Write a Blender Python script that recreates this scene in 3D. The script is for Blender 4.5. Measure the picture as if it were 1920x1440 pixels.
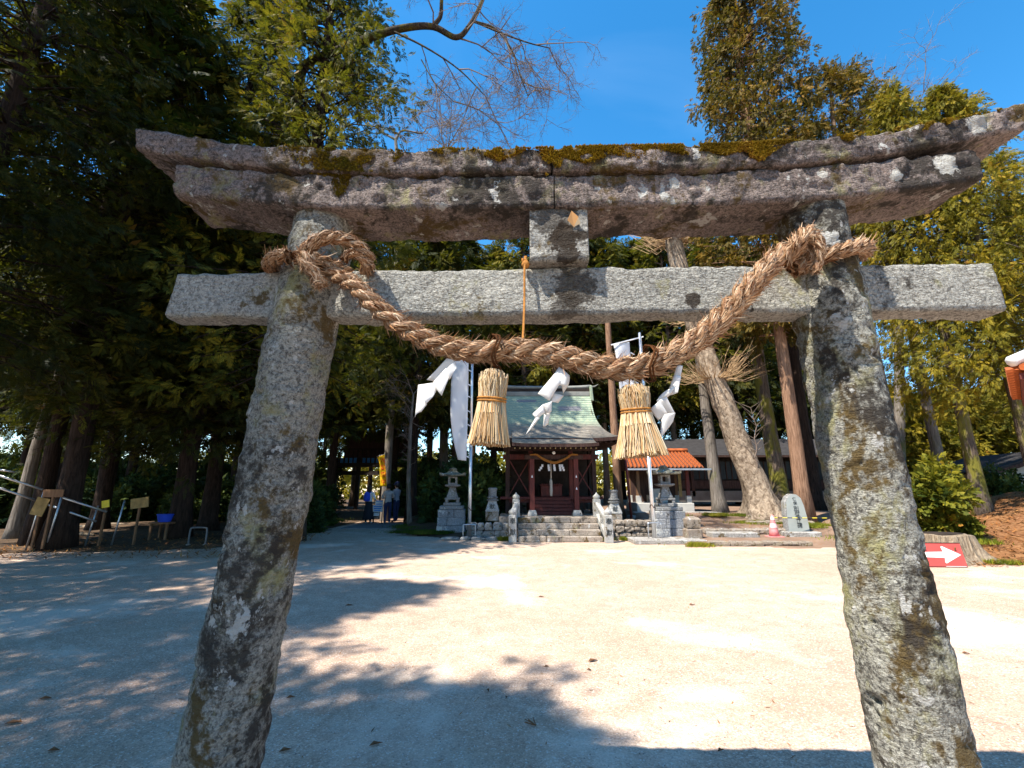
import bpy, bmesh, math, random
import numpy as np
from mathutils import Vector, Matrix, Quaternion

for o in list(bpy.data.objects):
    bpy.data.objects.remove(o)
scene = bpy.context.scene
COL = scene.collection
R = math.radians

# ------------------------------------------------------------------ camera
PITCH = R(13.0); CAMZ = 1.6
cd = bpy.data.cameras.new('camera'); cam = bpy.data.objects.new('camera', cd); COL.objects.link(cam)
cd.sensor_width = 36.0; cd.lens = 16.0; cd.clip_start = 0.05; cd.clip_end = 2000.0
cam.location = (0, 0, CAMZ); cam.rotation_euler = (R(90) + PITCH, 0, 0)
scene.camera = cam

# ------------------------------------------------------------------ sky and sun
SUN = Vector((-0.50, -0.365, 1.0)).normalized()          # direction towards the sun
ELEV = math.asin(SUN.z); AZ = math.atan2(SUN.x, SUN.y)
world = bpy.data.worlds.new('World'); scene.world = world; world.use_nodes = True
wn = world.node_tree; wn.nodes.clear()
sky = wn.nodes.new('ShaderNodeTexSky'); sky.sky_type = 'NISHITA'; sky.sun_disc = False
sky.sun_elevation = ELEV; sky.sun_rotation = AZ % (2 * math.pi)
sky.altitude = 300; sky.air_density = 1.0; sky.dust_density = 0.3; sky.ozone_density = 2.0
hs = wn.nodes.new('ShaderNodeHueSaturation'); hs.inputs['Saturation'].default_value = 1.36; hs.inputs['Hue'].default_value = 0.492
hs.inputs['Value'].default_value = 1.0
bgn = wn.nodes.new('ShaderNodeBackground'); bgn.inputs['Strength'].default_value = 0.138
wo = wn.nodes.new('ShaderNodeOutputWorld')
wn.links.new(sky.outputs[0], hs.inputs['Color'])
# thin wisps of cloud
tc = wn.nodes.new('ShaderNodeTexCoord'); mp = wn.nodes.new('ShaderNodeMapping')
mp.inputs['Scale'].default_value = (1.2, 2.6, 3.2); mp.inputs['Rotation'].default_value = (0.3, 0.5, 0.4)
nz = wn.nodes.new('ShaderNodeTexNoise'); nz.inputs['Scale'].default_value = 1.6; nz.inputs['Detail'].default_value = 6; nz.inputs['Distortion'].default_value = 0.6
rp = wn.nodes.new('ShaderNodeMapRange'); rp.inputs['From Min'].default_value = 0.56; rp.inputs['From Max'].default_value = 0.85; rp.inputs['To Max'].default_value = 0.04
mx = wn.nodes.new('ShaderNodeMix'); mx.data_type = 'RGBA'
wn.links.new(tc.outputs['Generated'], mp.inputs[0]); wn.links.new(mp.outputs[0], nz.inputs['Vector']); wn.links.new(nz.outputs[0], rp.inputs[0])
wn.links.new(rp.outputs[0], mx.inputs[0]); wn.links.new(hs.outputs[0], mx.inputs[6]); mx.inputs[7].default_value = (5.5, 6.6, 7.6, 1)
wn.links.new(mx.outputs[2], bgn.inputs['Color']); wn.links.new(bgn.outputs[0], wo.inputs['Surface'])

sl = bpy.data.lights.new('sun', 'SUN'); sl.energy = 5.0; sl.angle = R(0.53); sl.color = (1.0, 0.93, 0.82)
sun = bpy.data.objects.new('sun', sl); COL.objects.link(sun); sun.location = (-20, -15, 40)
sun.rotation_euler = (-SUN).to_track_quat('-Z', 'Y').to_euler()

vs = scene.view_settings; vs.view_transform = 'Standard'; vs.look = 'None'; vs.exposure = 1.25; vs.gamma = 1.0; vs.use_curve_mapping = False
scene.render.engine = 'CYCLES'
cy = scene.cycles; cy.use_denoising = True; cy.max_bounces = 6; cy.diffuse_bounces = 3; cy.glossy_bounces = 2
cy.transmission_bounces = 3; cy.transparent_max_bounces = 4; cy.caustics_reflective = False; cy.caustics_refractive = False
cy.sample_clamp_indirect = 6.0
try: cy.denoiser = 'OPENIMAGEDENOISE'
except Exception: pass

# ------------------------------------------------------------------ helpers: measuring from the photograph's own geometry
FPX = 16 / 36 * 1920; _c, _s = math.cos(PITCH), math.sin(PITCH)
def ray(u, v):
    a = (u - 960) / FPX; b = (720 - v) / FPX
    return a, _c - b * _s, _s + b * _c
def at(u, v, Y):
    r = ray(u, v); t = Y / r[1]; return Vector((r[0] * t, Y, CAMZ + r[2] * t))
def ground_y(v, z=0.0):
    r = ray(960, v); return r[1] * (z - CAMZ) / r[2]
def gx(u, Y, z=0.0):                                    # x of image column u at ground distance Y, height z
    return (u - 960) / FPX * (Y * _c + (z - CAMZ) * _s)

# ------------------------------------------------------------------ helpers: noise
def vnoise(P, seed=0):
    P = np.asarray(P, float); i = np.floor(P).astype(np.int64); f = P - i; f = f * f * (3 - 2 * f); out = np.zeros(P.shape[:-1])
    for dx in (0, 1):
        for dy in (0, 1):
            for dz in (0, 1):
                h = (i[..., 0] + dx) * 374761393 + (i[..., 1] + dy) * 668265263 + (i[..., 2] + dz) * 2147483647 + seed * 974711
                h = (h ^ (h >> 13)) * 1274126177; h = h ^ (h >> 16); val = (h & 0xffff) / 65535.0
                w = (f[..., 0] if dx else 1 - f[..., 0]) * (f[..., 1] if dy else 1 - f[..., 1]) * (f[..., 2] if dz else 1 - f[..., 2])
                out += w * val
    return out
def fbm(P, octv=4, seed=0):
    P = np.asarray(P, float); a = 0.5; s = np.zeros(P.shape[:-1]); t = 0
    for k in range(octv):
        s += a * vnoise(P * 2 ** k + k * 17.3, seed + k); t += a; a *= 0.5
    return s / t

# ------------------------------------------------------------------ helpers: meshes and objects
def np_mesh(name, V, F, mat=None, smooth=False, tint=None):
    V = np.asarray(V, np.float32).reshape(-1, 3); F = np.asarray(F, np.int32); nf, k = F.shape
    me = bpy.data.meshes.new(name)
    me.vertices.add(len(V)); me.vertices.foreach_set('co', V.ravel())
    me.loops.add(nf * k); me.loops.foreach_set('vertex_index', F.ravel())
    me.polygons.add(nf); me.polygons.foreach_set('loop_start', np.arange(0, nf * k, k, dtype=np.int32))
    if smooth: me.polygons.foreach_set('use_smooth', np.ones(nf, bool))
    me.update(calc_edges=True)
    if tint is not None:
        at_ = me.attributes.new('tint', 'FLOAT', 'POINT'); at_.data.foreach_set('value', np.asarray(tint, np.float32))
    if mat: me.materials.append(mat)
    return me
def link(name, data, parent=None, loc=None, kind=None):
    o = bpy.data.objects.new(name, data); COL.objects.link(o)
    if parent: o.parent = parent
    if loc is not None: o.location = loc
    if kind: o['kind'] = kind
    return o
def tag(o, label, cat, group=None, kind=None):
    o['label'] = label; o['category'] = cat
    if group: o['group'] = group
    if kind: o['kind'] = kind
    return o
def thing(name, label, cat, loc=(0, 0, 0), rz=0.0, group=None):
    o = link(name, None, None, loc); o.rotation_euler = (0, 0, rz); o.empty_display_size = 0.1
    return tag(o, label, cat, group)
def copy_tree(o, parent=None):
    c = o.copy(); COL.objects.link(c); c.parent = parent
    for ch in [x for x in bpy.data.objects if x.parent == o]: copy_tree(ch, c)
    return c

class MB:
    """collects shapes; coordinates are those of the object it becomes"""
    def __init__(s): s.v = []; s.f = []; s.m = []; s.cm = 0
    def add(s, V, F):
        b = len(s.v); s.v += [tuple(map(float, p)) for p in V]; s.f += [tuple(i + b for i in f) for f in F]; s.m += [s.cm] * len(F); return s
    def box(s, c, d, rot=None, taper=1.0, jit=0, rnd=None):
        x, y, z = d[0] / 2, d[1] / 2, d[2] / 2; V = []
        for sz in (-1, 1):
            k = 1 if sz < 0 else taper
            for sx, sy in ((-1, -1), (1, -1), (1, 1), (-1, 1)):
                p = Vector((sx * x * k, sy * y * k, sz * z))
                if jit: p += Vector([rnd.uniform(-jit, jit) for _ in range(3)])
                if rot is not None: p = rot @ p
                V.append(p + Vector(c))
        return s.add(V, [(3, 2, 1, 0), (4, 5, 6, 7), (0, 1, 5, 4), (1, 2, 6, 5), (2, 3, 7, 6), (3, 0, 4, 7)])
    def bar(s, a, b, w, d=None, up=Vector((0, 0, 1))):
        a = Vector(a); b = Vector(b); t = (b - a); L = t.length; t.normalize()
        sd = t.cross(up)
        if sd.length < 1e-4: sd = t.cross(Vector((0, 1, 0)))
        sd.normalize(); u2 = sd.cross(t); M = Matrix((t, sd, u2)).transposed()
        return s.box((a + b) / 2, (L, w, d or w), rot=M)
    def tube(s, pts, rad, n=8, cap=True):
        P = [Vector(p) for p in pts]
        if not hasattr(rad, '__len__'): rad = [rad] * len(P)
        nrm = None; V = []; F = []
        for i, p in enumerate(P):
            t = (P[min(i + 1, len(P) - 1)] - P[max(i - 1, 0)])
            if t.length < 1e-9: t = Vector((0, 0, 1))
            t.normalize()
            if nrm is None:
                nrm = t.orthogonal().normalized()
            else:
                nrm = (nrm - t * nrm.dot(t))
                nrm = nrm.normalized() if nrm.length > 1e-6 else t.orthogonal().normalized()
            bn = t.cross(nrm)
            for k in range(n):
                a = 2 * math.pi * k / n; V.append(p + (nrm * math.cos(a) + bn * math.sin(a)) * rad[i])
        for i in range(len(P) - 1):
            for k in range(n):
                k2 = (k + 1) % n; F.append((i * n + k, i * n + k2, (i + 1) * n + k2, (i + 1) * n + k))
        if cap:
            F.append(tuple(range(n - 1, -1, -1))); F.append(tuple(range((len(P) - 1) * n, len(P) * n)))
        return s.add(V, F)
    def lathe(s, prof, n=16, c=(0, 0, 0), rot=0.0, sx=1.0, sy=1.0, cap=True):
        V = []; F = []
        q = 1 / math.cos(math.pi / 4) if n == 4 else 1.0
        for r, z in prof:
            for k in range(n):
                a = 2 * math.pi * (k + (0.5 if n == 4 else 0)) / n + rot
                V.append((c[0] + math.cos(a) * r * q * sx, c[1] + math.sin(a) * r * q * sy, c[2] + z))
        for i in range(len(prof) - 1):
            for k in range(n):
                k2 = (k + 1) % n; F.append((i * n + k, i * n + k2, (i + 1) * n + k2, (i + 1) * n + k))
        if cap:
            F.append(tuple(range(n - 1, -1, -1))); F.append(tuple(range((len(prof) - 1) * n, len(prof) * n)))
        return s.add(V, F)
    def prism(s, poly, y0, y1):                          # polygon in x-z, extruded along y
        n = len(poly); V = [(x, y0, z) for x, z in poly] + [(x, y1, z) for x, z in poly]
        F = [tuple(range(n)), tuple(range(2 * n - 1, n - 1, -1))] + [((i + 1) % n, i, n + i, n + (i + 1) % n) for i in range(n)]
        return s.add(V, F)
    def mesh(s, name, mats, smooth=False, bevel=0.0):
        me = bpy.data.meshes.new(name); me.from_pydata(s.v, [], s.f)
        for m in (mats if isinstance(mats, (list, tuple)) else [mats]): me.materials.append(m)
        if any(s.m): me.polygons.foreach_set('material_index', s.m)
        bm = bmesh.new(); bm.from_mesh(me)
        bmesh.ops.recalc_face_normals(bm, faces=bm.faces)
        if bevel > 0:
            ed = [e for e in bm.edges if len(e.link_faces) == 2 and e.calc_face_angle(0) > 0.6]
            bmesh.ops.bevel(bm, geom=ed, offset=bevel, segments=1, affect='EDGES')
        bm.to_mesh(me); bm.free()
        if smooth: me.polygons.foreach_set('use_smooth', [True] * len(me.polygons))
        me.update(); return me
    def build(s, name, mats, parent=None, loc=None, smooth=False, bevel=0.0, kind=None):
        return link(name, s.mesh(name, mats, smooth, bevel), parent, loc, kind)

def catmull(pts, n):
    P = [Vector(p) for p in pts]; P = [P[0] * 2 - P[1]] + P + [P[-1] * 2 - P[-2]]; out = []
    for i in range(1, len(P) - 2):
        for k in range(n):
            t = k / n; a, b, c, d = P[i - 1:i + 3]
            out.append(0.5 * ((2 * b) + (c - a) * t + (2 * a - 5 * b + 4 * c - d) * t * t + (3 * b - a - 3 * c + d) * t ** 3))
    out.append(P[-2]); return out

def text_mesh(name, body, size, mat, extrude=0.004, align='CENTER'):
    cu = bpy.data.curves.new(name, 'FONT'); cu.body = body; cu.size = size; cu.extrude = extrude; cu.align_x = align; cu.align_y = 'CENTER'
    cu.resolution_u = 3; cu.space_line = 0.92
    to = bpy.data.objects.new(name, cu); COL.objects.link(to)
    dg = bpy.context.evaluated_depsgraph_get(); me = bpy.data.meshes.new_from_object(to.evaluated_get(dg))
    bpy.data.objects.remove(to); me.name = name; me.materials.clear(); me.materials.append(mat); return me
# ------------------------------------------------------------------ materials
def newmat(name, rough=0.8, spec=0.3):
    m = bpy.data.materials.new(name); m.use_nodes = True; nt = m.node_tree; b = nt.nodes['Principled BSDF']
    b.inputs['Roughness'].default_value = rough; b.inputs['Specular IOR Level'].default_value = spec
    return m, nt, b
def nd(nt, typ, inp={}, **props):
    n = nt.nodes.new('ShaderNode' + typ)
    for k, v in props.items(): setattr(n, k, v)
    for k, v in inp.items():
        s = n.inputs[k]
        if isinstance(v, bpy.types.NodeSocket): nt.links.new(v, s)
        else: s.default_value = v
    return n
def c4(c): return (c[0], c[1], c[2], 1.0)
def noise(nt, vec, scale, detail=4, rough=0.55, dist=0.0):
    return nd(nt, 'TexNoise', {'Vector': vec, 'Scale': scale, 'Detail': detail, 'Roughness': rough, 'Distortion': dist}).outputs[0]
def ramp(nt, f, lo, hi, a=0.0, b=1.0):
    return nd(nt, 'MapRange', {0: f, 1: lo, 2: hi, 3: a, 4: b}, clamp=True).outputs[0]
def mix(nt, f, a, b, blend='MIX'):
    n = nt.nodes.new('ShaderNodeMix'); n.data_type = 'RGBA'; n.blend_type = blend
    for i, v in ((0, f), (6, a), (7, b)):
        if isinstance(v, bpy.types.NodeSocket): nt.links.new(v, n.inputs[i])
        elif i == 0: n.inputs[0].default_value = v
        else: n.inputs[i].default_value = c4(v)
    return n.outputs[2]
def math_(nt, op, a, b=0.5):
    n = nt.nodes.new('ShaderNodeMath'); n.operation = op
    for i, v in ((0, a), (1, b)):
        if isinstance(v, bpy.types.NodeSocket): nt.links.new(v, n.inputs[i])
        else: n.inputs[i].default_value = v
    return n.outputs[0]
def coords(nt, scale=(1, 1, 1), loc=(0, 0, 0), which='Object'):
    t = nd(nt, 'TexCoord'); return nd(nt, 'Mapping', {0: t.outputs[which], 1: loc, 3: scale}).outputs[0]
def bump(nt, b, h, strength=0.5, dist=0.01):
    n = nd(nt, 'Bump', {'Strength': strength, 'Distance': dist, 'Height': h}); nt.links.new(n.outputs[0], b.inputs['Normal']); return n
def setc(nt, b, sock):
    nt.links.new(sock, b.inputs['Base Color'])

def plain(name, col, rough=0.7, spec=0.3, metal=0.0, var=0.25, scale=6.0, bstr=0.15, streak=(1, 1, 1)):
    m, nt, b = newmat(name, rough, spec); b.inputs['Metallic'].default_value = metal
    v = coords(nt, streak); n1 = noise(nt, v, scale, 5)
    lo = tuple(c * (1 - var) for c in col); hi = tuple(min(1, c * (1 + var)) for c in col)
    setc(nt, b, mix(nt, ramp(nt, n1, 0.3, 0.7), lo, hi))
    if bstr: bump(nt, b, noise(nt, v, scale * 6, 4), bstr, 0.01)
    return m

def stone(name, lo=(.2, .19, .18), hi=(.4, .39, .36), dark=0.5, yellow=0.5, brown=0.4, white=0.0, bstr=0.9, sc=1.0, offs=(0, 0, 0), spots=(), darkspots=(), chisel=0.6, mottle=.55):
    m, nt, b = newmat(name, 0.92, 0.15)
    v = coords(nt, (1, 1, 1), offs); o = nd(nt, 'TexCoord').outputs['Object']
    big = noise(nt, v, 3.0 * sc, 5); fine = noise(nt, v, 120 * sc, 3, 0.7); mid = noise(nt, v, 26 * sc, 6, 0.65)
    col = mix(nt, ramp(nt, big, 0.35, 0.65), lo, hi)
    col = mix(nt, ramp(nt, mid, 0.3, 0.7), mix(nt, 0.5, col, (.08, .075, .07)), col)
    col = mix(nt, ramp(nt, fine, 0.42, 0.6, 0.0, 0.45), col, tuple(min(1, h * 1.5) for h in hi))
    mot = noise(nt, v, 58 * sc, 5, 0.75, 0.5); col = mix(nt, ramp(nt, mot, 0.52, 0.40, 0, mottle), col, (.045, .04, .036))
    def patch(col, amount, c, s, off, lo_=0.08, rag=0.45):
        if amount <= 0: return col
        vv = coords(nt, (1, 1, 0.62), (off, off * 1.7, off * 0.6))
        f = math_(nt, 'ADD', noise(nt, vv, s * sc, 6, 0.62, 0.35), math_(nt, 'MULTIPLY', math_(nt, 'SUBTRACT', mid, 0.5), rag))
        t = 0.625 - 0.20 * amount
        return mix(nt, ramp(nt, f, t, t + lo_, 0, 0.93), col, c)
    col = patch(col, yellow, (.30, .28, .13), 6.0, 3.1, 0.16)
    col = patch(col, brown, (.10, .065, .02), 5.0, 11.7)
    col = patch(col, dark, (.042, .036, .031), 3.2, 21.3)
    col = patch(col, white, (.48, .475, .45), 9.0, 31.9, 0.04)
    for (p, r, amt) in list(spots) + list(darkspots):
        dist = nd(nt, 'VectorMath', {0: o, 1: p}, operation='DISTANCE').outputs['Value']
        f = math_(nt, 'ADD', math_(nt, 'DIVIDE', dist, r), math_(nt, 'MULTIPLY', math_(nt, 'SUBTRACT', mid, 0.5), 2.2))
        c = (.52, .51, .47) if (p, r, amt) in spots else (.035, .024, .016)
        col = mix(nt, ramp(nt, f, 1.05, 0.85, 0, amt), col, c)
    setc(nt, b, col)
    vc = coords(nt, (1.0, 1.0, 2.2)); ch = noise(nt, vc, 34 * sc, 5, 0.6, 0.8)
    h = math_(nt, 'ADD', math_(nt, 'MULTIPLY', ch, chisel), math_(nt, 'MULTIPLY', noise(nt, v, 75 * sc, 4, 0.7), 0.5))
    bump(nt, b, h, bstr, 0.05 / sc); return m

def foliage(name, dark, mid, light, brown=(.14, .08, .02), transl=0.3):
    m = bpy.data.materials.new(name); m.use_nodes = True; nt = m.node_tree; nt.nodes.clear()
    t = nd(nt, 'Attribute', attribute_name='tint').outputs['Fac']; isl = nd(nt, 'NewGeometry').outputs['Random Per Island']
    oi = nd(nt, 'ObjectInfo').outputs['Random']
    f = math_(nt, 'ADD', math_(nt, 'ADD', t, math_(nt, 'MULTIPLY', math_(nt, 'SUBTRACT', isl, 0.5), 0.35)), math_(nt, 'MULTIPLY', math_(nt, 'SUBTRACT', oi, 0.5), 0.15))
    cr = nd(nt, 'ValToRGB', {0: f}); e = cr.color_ramp.elements
    e[0].position = 0.0; e[0].color = c4(dark); e[1].position = 0.92; e[1].color = c4(light)
    x = e.new(0.45); x.color = c4(mid); x = e.new(1.0); x.color = c4(brown)
    b = nd(nt, 'BsdfPrincipled', {'Base Color': cr.outputs[0], 'Roughness': 0.65, 'Specular IOR Level': 0.13})
    tr = nd(nt, 'BsdfTranslucent', {'Color': mix(nt, 0.35, cr.outputs[0], (.2, .22, .01))})
    ms = nd(nt, 'MixShader', {0: transl, 1: b.outputs[0], 2: tr.outputs[0]})
    out = nd(nt, 'OutputMaterial', {'Surface': ms.outputs[0]}); return m

def bark(name, lo, hi, moss=0.0, plate=1.0, pale=None, mosscol=(.16, .15, .02), scaly=False):
    m, nt, b = newmat(name, 0.95, 0.1)
    v = coords(nt, (3, 3, 2.2) if scaly else (6, 6, 0.7)); n1 = noise(nt, v, 3.0 * plate, 6, 0.65, 0.6); v2 = coords(nt, (1, 1, 0.35)); n2 = noise(nt, v2, 2.0, 4)
    col = mix(nt, ramp(nt, n1, 0.35, 0.65), lo, hi)
    if pale: col = mix(nt, ramp(nt, n2, 0.45, 0.62, 0, 0.8), col, pale)
    if moss: col = mix(nt, ramp(nt, noise(nt, coords(nt, (1, 1, .5), (5, 3, 1)), 2.4, 5), 0.62 - 0.25 * moss, 0.75 - 0.25 * moss, 0, .85), col, mosscol)
    setc(nt, b, col); bump(nt, b, n1, 1.0, 0.05); return m

M = {}
# gravel courtyard
m, nt, b = newmat('gravel', 0.95, 0.12)
v = coords(nt, which='Object'); vo = nd(nt, 'TexVoronoi', {'Vector': v, 'Scale': 95.0, 'Randomness': 1.0})
big = noise(nt, v, 0.35, 6, 0.6); mid = noise(nt, v, 3.2, 6, 0.65)
grain = nd(nt, 'SeparateColor', {0: vo.outputs['Color']}).outputs[0]
col = mix(nt, ramp(nt, big, 0.35, 0.65), (.575, .41, .315), (.70, .54, .43))
col = mix(nt, ramp(nt, mid, 0.38, 0.62, 0, 0.5), col, (.42, .295, .22))
g2 = mix(nt, ramp(nt, grain, 0.0, 1.0), (.42, .40, .38), (1.0, .98, .95)); col = mix(nt, 0.8, col, g2, 'MULTIPLY')
col = mix(nt, ramp(nt, noise(nt, coords(nt, (1, 1, 1), (7, 3, 0)), 9.0, 6, 0.7), 0.60, 0.75, 0, .6), col, (.18, .125, .08))
col = mix(nt, ramp(nt, noise(nt, coords(nt, (.28, 1.6, 1), (2, 5, 0)), 1.1, 6, 0.6, .5), 0.50, 0.68, 0, .45), col, (.36, .27, .19))
col = mix(nt, ramp(nt, noise(nt, coords(nt, (.5, .5, 1), (12, 5, 0)), .8, 7, 0.65, .3), 0.54, 0.64, 0, .5), col, (.70, .62, .53))
col = mix(nt, ramp(nt, grain, 0.93, 0.96, 0, 0.5), col, (.62, .6, .55))
setc(nt, b, col)
h = math_(nt, 'ADD', vo.outputs['Distance'], math_(nt, 'MULTIPLY', noise(nt, v, 22, 4), 1.2)); bump(nt, b, h, 0.55, 0.012); M['gravel'] = m

def soil(name, a, bcol, c, scale=2.0):
    m, nt, b = newmat(name, 0.95, 0.1); v = coords(nt, which='Object'); n1 = noise(nt, v, scale, 6, 0.65); n2 = noise(nt, v, scale * 14, 5, 0.7)
    col = mix(nt, ramp(nt, n1, 0.35, 0.65), a, bcol); col = mix(nt, ramp(nt, n2, 0.5, 0.66), col, c); setc(nt, b, col)
    bump(nt, b, n2, 0.9, 0.03); return m
M['forest_floor'] = soil('forest_floor', (.055, .04, .028), (.10, .07, .045), (.16, .085, .045))
M['dirt'] = soil('terrace_dirt', (.17, .115, .085), (.26, .18, .13), (.21, .11, .06), 1.2)
M['litter'] = soil('red_litter', (.15, .06, .025), (.23, .11, .045), (.30, .17, .08), 1.6)
M['asphalt'] = plain('path_paving', (.16, .165, .17), 0.9, 0.2, var=.2, scale=4)

# torii stones
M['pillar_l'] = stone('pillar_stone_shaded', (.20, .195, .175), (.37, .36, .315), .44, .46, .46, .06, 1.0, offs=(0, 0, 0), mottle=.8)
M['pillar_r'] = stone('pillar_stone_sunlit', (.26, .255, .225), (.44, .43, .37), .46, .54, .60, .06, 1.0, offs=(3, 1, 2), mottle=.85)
M['nuki'] = stone('tie_beam_stone', (.40, .39, .355), (.52, .51, .46), .02, .18, .06, .0, 1.0, mottle=.6, chisel=1.0, darkspots=[((0.09, -.07, 2.50), .10, .75), ((.62, -.07, 2.43), .035, .9), ((.05, -.07, 2.40), .08, .6)])
M['strut'] = stone('strut_stone', (.34, .33, .31), (.45, .44, .40), .15, .1, .1, .0, 1.0, darkspots=[((.04, -.13, 2.72), .075, .95), ((.0, -.13, 2.82), .10, .7), ((.12, -.13, 2.72), .03, .9), ((0.06, -.13, 2.62), .05, .9)])
SP = [((.55, -.16, 2.97), .028, 1), ((.62, -.16, 2.985), .012, 1), ((.20, -.16, 2.95), .016, 1), ((1.55, -.16, 2.99), .03, .95), ((1.78, -.16, 3.04), .055, .9), ((1.22, -.16, 3.0), .02, .8), ((1.36, -.18, 3.12), .04, .6)]
M['shimaki'] = stone('lintel_stone', (.13, .10, .09), (.33, .265, .24), .48, .28, .36, .02, 1.0, offs=(1, 2, 0), mottle=.75, spots=SP)
M['kasagi'] = stone('capping_stone', (.125, .098, .09), (.31, .25, .23), .48, .34, .46, .02, 1.0, offs=(4, 1, 1), mottle=.8, spots=[((1.95, -.18, 3.24), .05, .8)])
M['moss'] = foliage('moss', (.05, .04, .006), (.17, .105, .011), (.31, .20, .018), (.20, .09, .015), 0.15)
M['lantern'] = stone('lantern_stone', (.20, .20, .20), (.34, .34, .33), .16, .05, .12, .05, .7, sc=.55, mottle=.4)
M['lantern_roof'] = stone('lantern_cap_stone', (.13, .13, .10), (.25, .24, .18), .2, .4, .3, .1, .7, sc=.55, mottle=.4)
M['granite'] = stone('stair_stone', (.26, .21, .17), (.42, .36, .30), .15, .12, .3, .05, .7, sc=.6, mottle=.5)
M['rubble'] = stone('rubble_stone', (.20, .15, .115), (.36, .30, .24), .15, .2, .4, .02, .8, sc=.8, mottle=.45)
M['post_stone'] = stone('newel_stone', (.34, .34, .33), (.46, .46, .44), .08, .05, .05, .1, .6, sc=.7, mottle=.4)
M['block'] = stone('pedestal_stone', (.21, .22, .24), (.33, .34, .36), .2, .02, .06, .1, .6, sc=.35, mottle=.4)
M['slate'] = plain('monument_face', (.33, .36, .34), .6, .3, var=.12, scale=3, bstr=.05)
M['ink'] = plain('engraved_black', (.03, .035, .035), .8, .2, var=.1, bstr=0)
M['shade_plaster'] = plain('shaded_plaster', (.13, .12, .11), .9, .15, var=.25, scale=2)  # plaster darkened: tree shade on the long hall is put into the colour
M['concrete'] = stone('concrete', (.28, .26, .24), (.4, .38, .35), .12, .0, .25, .1, .5, sc=.5)

# straw, paper, cloth
def strawmat(name, cols, rough=.6):
    m, nt, b = newmat(name, rough, .3); isl = nd(nt, 'NewGeometry').outputs['Random Per Island']
    cr = nd(nt, 'ValToRGB', {0: isl}); e = cr.color_ramp.elements; e[0].color = c4(cols[0]); e[1].color = c4(cols[-1]); e[0].position = 0; e[1].position = 1
    for i, c in enumerate(cols[1:-1]): x = e.new((i + 1) / (len(cols) - 1)); x.color = c4(c)
    col = mix(nt, ramp(nt, noise(nt, coords(nt), 14, 4), .35, .65, .0, .45), cr.outputs[0], tuple(x * .5 for x in cols[1])); setc(nt, b, col); return m
M['straw'] = strawmat('rope_straw', [(.11, .035, .010), (.32, .165, .075), (.44, .29, .17), (.17, .055, .014), (.58, .45, .31), (.33, .14, .042)])
M['straw_core'] = plain('rope_core', (.07, .026, .008), .9, .1, var=.5, scale=30, bstr=.6, streak=(1, 1, 1))
M['tassel_straw'] = strawmat('tassel_straw', [(.46, .26, .09), (.60, .44, .24), (.64, .52, .34), (.38, .17, .04), (.70, .60, .44), (.48, .25, .07)])  # orange tones carry the warm shadows among the straws as colour
M['tassel_core'] = plain('tassel_core', (.26, .12, .03), .9, .1, var=.4, scale=40, bstr=.4)
M['cord'] = plain('orange_cord', (.33, .14, .03), .8, .2, var=.35, scale=60, bstr=.4)
def sheet(name, col, tr=.3, rough=.8):
    m = bpy.data.materials.new(name); m.use_nodes = True; nt = m.node_tree; b = nt.nodes['Principled BSDF']; b.inputs['Base Color'].default_value = c4(col); b.inputs['Roughness'].default_value = rough; b.inputs['Specular IOR Level'].default_value = .2
    t = nd(nt, 'BsdfTranslucent', {'Color': c4(col)}); ms = nd(nt, 'MixShader', {0: tr, 1: b.outputs[0], 2: t.outputs[0]}); nt.links.new(ms.outputs[0], nt.nodes['Material Output'].inputs['Surface']); return m
M['paper'] = sheet('white_paper', (.80, .79, .77), .42)
M['cloth'] = sheet('white_banner_cloth', (.78, .79, .81), .3)
M['yellow_cloth'] = sheet('yellow_banner_cloth', (.85, .55, .01), .35)
M['red_ink'] = plain('red_lettering', (.65, .03, .01), .7, var=.1, bstr=0)

# woods, metals
M['red_wood'] = plain('red_painted_wood', (.10, .021, .016), .65, .3, var=.35, scale=5, streak=(3, 3, .5), bstr=.2)
M['dark_wood'] = plain('dark_weathered_wood', (.055, .03, .024), .8, .2, var=.4, scale=5, streak=(3, 3, .5), bstr=.3)
M['black_wood'] = plain('black_weathered_wood', (.03, .022, .018), .85, .2, var=.4, scale=4, bstr=.3)
M['brown_wood'] = plain('brown_wood', (.17, .09, .045), .75, .25, var=.35, scale=5, streak=(3, 3, .5), bstr=.3)
M['tan_wood'] = plain('weathered_tan_board', (.26, .18, .07), .8, .2, var=.3, scale=6, bstr=.2)
M['plaster'] = plain('pale_plaster', (.42, .40, .36), .9, .15, var=.15, scale=2)
M['steel'] = plain('aluminium_pole', (.72, .73, .75), .32, .5, metal=.85, var=.08, scale=3, bstr=.02)
M['galv'] = plain('galvanised_steel', (.45, .47, .5), .38, .5, metal=.8, var=.12, scale=8, bstr=.03)
M['white_paint'] = plain('white_paint', (.75, .75, .74), .5, .4, var=.05, bstr=.0)
M['red_paint'] = plain('sign_red', (.52, .07, .06), .5, .4, var=.1, scale=2, bstr=.0)
M['pink_plastic'] = plain('faded_red_plastic', (.60, .21, .21), .5, .4, var=.15, scale=9, bstr=.05)
M['tape_yellow'] = plain('yellow_tape', (.75, .6, .05), .6, var=.1, bstr=0)
M['blue_cloth'] = plain('blue_fabric', (.02, .07, .55), .7, var=.15, bstr=.1)
M['blue_print'] = plain('blue_print', (.05, .26, .7), .6, var=.1, bstr=0)
M['cone_band'] = plain('faded_cone_band', (.70, .46, .45), .5, .4, var=.15, scale=9, bstr=.05)
M['hoop_grey'] = plain('dull_grey_paint', (.10, .105, .11), .6, .3, var=.3, scale=9, bstr=.1)
M['white_card'] = plain('white_card', (.7, .72, .75), .6, var=.05, bstr=0)
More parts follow.
